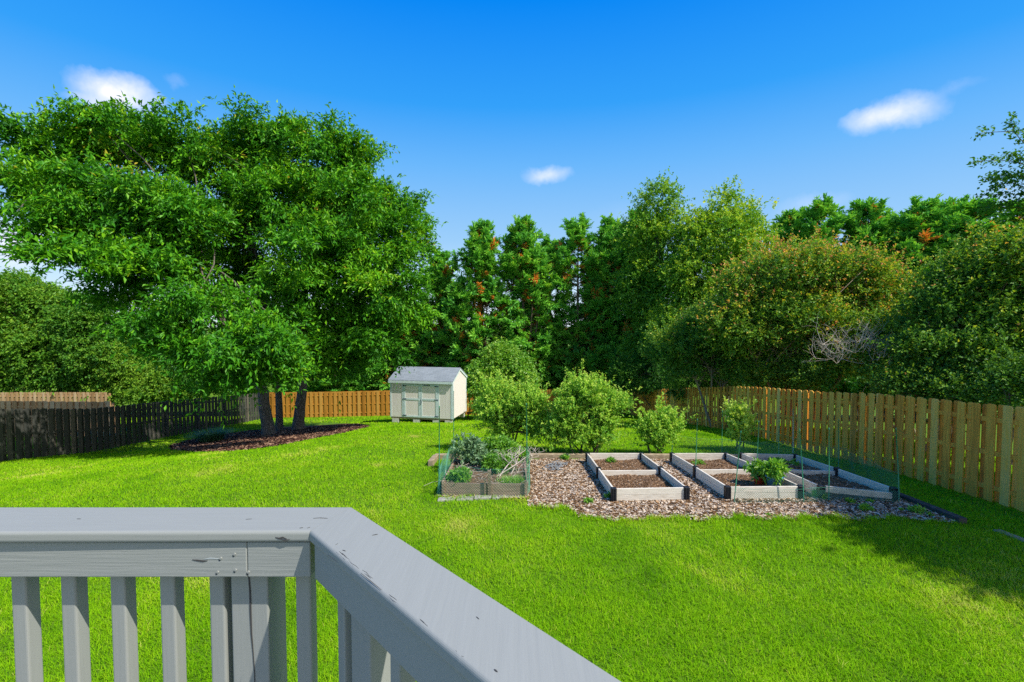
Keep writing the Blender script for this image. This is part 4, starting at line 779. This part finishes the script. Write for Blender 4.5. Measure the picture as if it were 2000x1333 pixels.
# ------------------------------------------------------------------ grey painted deck corner with railing
def deck():
    zt = H - .47; zc = zt - .026; zf = zc - .084; zd = H - 1.40
    t = thing('deck', (-.6, .4, zd), 'grey-blue painted wooden deck railing corner in the foreground', 'deck')
    oc = np.array([-.406, 1.204]); ic = np.array([-.4544, 1.060]); e = np.array([math.sin(R(43)), -math.cos(R(43))]); nrm = np.array([math.cos(R(43)), math.sin(R(43))])
    lx = -2.8; sl = .008
    def z3(p, z): return np.array([p[0], p[1], z])
    # cap boards: a rounded section swept from the far end to the mitre
    def cap(o0, i0, o1, i1, mat):
        r = .008; wd = np.linalg.norm(np.array(o0) - np.array(i0)); th = .026; pr = []
        for (cx, cz, a0) in ((r, th - r, 90), (r, r, 180), (wd - r, r, 270), (wd - r, th - r, 0)):
            for k in range(6): a_ = R(a0 + k * 18); pr.append(((cx + r * math.cos(a_)) / wd, cz + r * math.sin(a_)))
        n = len(pr); rings = []
        for (o_, i_) in ((o0, i0), (o1, i1)):
            o_, i_ = np.array(o_, float), np.array(i_, float); rings.append([[*(i_ + (o_ - i_) * t), zc + z] for t, z in pr])
        i = np.arange(n); j = (i + 1) % n
        mb = MB(); mb.add(np.array(rings).reshape(-1, 3), [np.stack([i, j, j + n, i + n], 1), np.array([i[::-1]]), np.array([i + n])]); ob = mb.build('cap_board', mt[mat], t)
        return ob
    gap = .0003
    cap([lx, 1.204], [lx, 1.06 - 2.35 * sl], [oc[0] - gap, oc[1]], [ic[0] - gap, ic[1]], 'paint_a')
    oe, ie = oc + e * 3.4, ic + e * 3.4
    cap([oc[0] + gap, oc[1]], [ic[0] + gap, ic[1]], oe, ie, 'paint_b')
    fy = 1.068
    for (xa, xb) in ((lx, -.6), (-.5993, -.4565)):
        mb = MB(); mb.box((xa, fy, zf), (xb, fy + .036, zc - .003)); mb.build('side_rail', mt['paint_r'], t, bevel=.003)
    io = ic + nrm * .009
    mb = MB(); a = io + e * .004; mb.prism([z3(a, zf), z3(a + e * 3.3, zf), z3(a + e * 3.3 + nrm * .036, zf), z3(a + nrm * .036, zf)], (0, 0, zc - .003 - zf)); mb.build('side_rail', mt['paint_b'], t, bevel=.003)
    by = fy + .0375; zb = zd + .05
    for x in [-.712 - .1165 * k for k in range(18)] + [-.509]:
        if abs(x + .6) < .02: continue
        mb = MB(); mb.box((x, by, zb), (x + .036, by + .036, zc - .004)); mb.build('baluster', mt['paint_v'], t, bevel=.005)
    mb = MB(); mb.box((-.660, by - .001, zd - .3), (-.573, by + .088, zc - .005)); po = mb.build('post', mt['paint_v'], t, bevel=.004)
    ck = MB(); q = [[-.617 + .0012 * math.sin(k * 1.7) + .0016 * k, by - .0025, zf - .003 - k * .05] for k in range(12)]
    for k in range(11):
        w0_, w1_ = .0014 + .0007 * math.sin(k), .0014 + .0007 * math.sin(k + 1)
        ck.prism([[q[k][0] - w0_, q[k][1], q[k][2]], [q[k][0] + w0_, q[k][1], q[k][2]], [q[k + 1][0] + w1_, q[k][1], q[k + 1][2]], [q[k + 1][0] - w1_, q[k][1], q[k + 1][2]]], (0, .001, 0))
    ck.build('crack', mt['gouge'], po)
    def onrail(s, wd, depth, z0, z1, name, mat='paint_v'):
        a = io + nrm * (.0375 + depth[0]) + e * s; c = e * wd; dd = nrm * (depth[1] - depth[0])
        mb = MB(); mb.prism([z3(a, z0), z3(a + c, z0), z3(a + c + dd, z0), z3(a + dd, z0)], (0, 0, z1 - z0)); mb.build(name, mt[mat], t, bevel=.004)
    for s in [.035, .275] + [.275 + .1135 * k for k in range(1, 24)]: onrail(s, .036, (0, .036), zb, zc - .004, 'baluster')
    onrail(.105, .088, (0, .088), zd - .3, zc - .005, 'post')
    # lower rails and deck boards underfoot
    mb = MB(); mb.box((lx, by, zd + .0), (-.45, by + .036, zb - .003)); mb.build('bottom_rail', mt['paint_a'], t)
    mb = MB(); k = 0
    for i in range(18):
        y1 = 1.1 - i * .145; x1 = float(np.interp(y1, [ic[1] + e[1] * 3.4, ic[1]], [ic[0] + e[0] * 3.4, ic[0]])); mb.box((lx, y1 - .14, zd - .03), (x1, y1, zd))
    mb.build('deck_floor', mt['paint_a'], t)
    # nails, splits and chips in the paint
    def fp(px, py): d = pray(px, py); return np.array([0, 0, H]) + d * (fy - .0012)
    for (px, py) in ((458, 1083), (425, 1118), (460, 1114), (485, 1118), (431, 1091)):
        c = fp(px, py); mb = MB(); mb.tube(np.stack([c + [0, .003, 0], c + [0, -.0012, 0]]), [.0034, .0028], 10); mb.build('nail', mt['paint_a'], t)
        mb = MB(); mb.tube(np.stack([c + [-.003, .003, -.0045], c + [-.003, .0006, -.0045]]), [.0026, .002], 6); mb.build('nail_dark_dot', mt['gouge'], t)  # dark dot set just below and left of each nail head
    def scar(pts, wd, mat='gouge', d=(0, -.0006, 0)):
        mb = MB(); pts = [np.asarray(p) for p in pts]
        up = np.array([0, 0, 1.]) if d[2] == 0 else np.array([.2, 1., 0])
        n = len(pts); a = [p + up * wd * w_ for p, w_ in zip(pts, [.2] + list(rng.uniform(.5, 1.2, n - 2)) + [.2])]; c = [p - up * wd * w_ for p, w_ in zip(pts, [.2] + list(rng.uniform(.3, 1, n - 2)) + [.2])]
        mb.prism(a + c[::-1], d); mb.build('paint_gouge', mt[mat], t)
    scar([fp(375, 1094) + [0, .0008, 0], fp(385, 1096) + [0, .0008, 0], fp(396, 1097) + [0, .0008, 0], fp(405, 1096) + [0, .0008, 0]], .0022)
    scar([fp(398, 1093) + [0, .0008, 0], fp(410, 1091) + [0, .0008, 0], fp(428, 1092) + [0, .0008, 0]], .001, 'nail')
    def tp(px, py): d = pray(px, py); return np.array([0, 0, H]) + d * ((zt - H + .0004) / d[2])
    for pts, wd in ((((612, 1013), (625, 1012), (640, 1013)), .0009), (((727, 1046), (733, 1045), (738, 1044)), .0016), (((669, 1075), (675, 1077)), .0012), (((655, 1065), (660, 1062)), .001), (((480, 1015), (492, 1014)), .0006), (((965, 1308), (972, 1313)), .0018), (((600, 1032), (606, 1030)), .0012), (((585, 1032), (592, 1031)), .0012),
                    (((930, 1205), (936, 1210)), .0007), (((640, 1084), (660, 1099)), .0006), (((705, 1120), (745, 1153)), .0007), (((150, 1014), (158, 1014)), .0008)):
        pp = [tp(*p) for p in pts]; pp = pp if len(pp) > 2 else [pp[0], (pp[0] + pp[1]) / 2, pp[1]]; scar(pp, wd, d=(0, 0, .0006))
    for _ in range(15):                     # long scuffs along the inner edge of the diagonal cap
        u = rng.uniform(.02, .62); a0 = ic + e * u + nrm * rng.uniform(.004, .011); ln = rng.uniform(.012, .06); q_ = [a0 + e * ln * k / 3 + nrm * rng.normal(0, .0006) for k in range(4)]
        scar([z3(p_, zt + .0003 - (.0012 if np.dot(p_ - ic, nrm) < .006 else 0)) for p_ in q_], rng.uniform(.00015, .0004), d=(0, 0, .0003))
    def ep(px, py): d = pray(px, py); return np.array([0, 0, H]) + d * 1.0592
    scar([ep(538, 1050), ep(545, 1052), ep(552, 1050), ep(560, 1053)], .003); scar([ep(548, 1054), ep(556, 1056), ep(566, 1054)], .002)
deck()
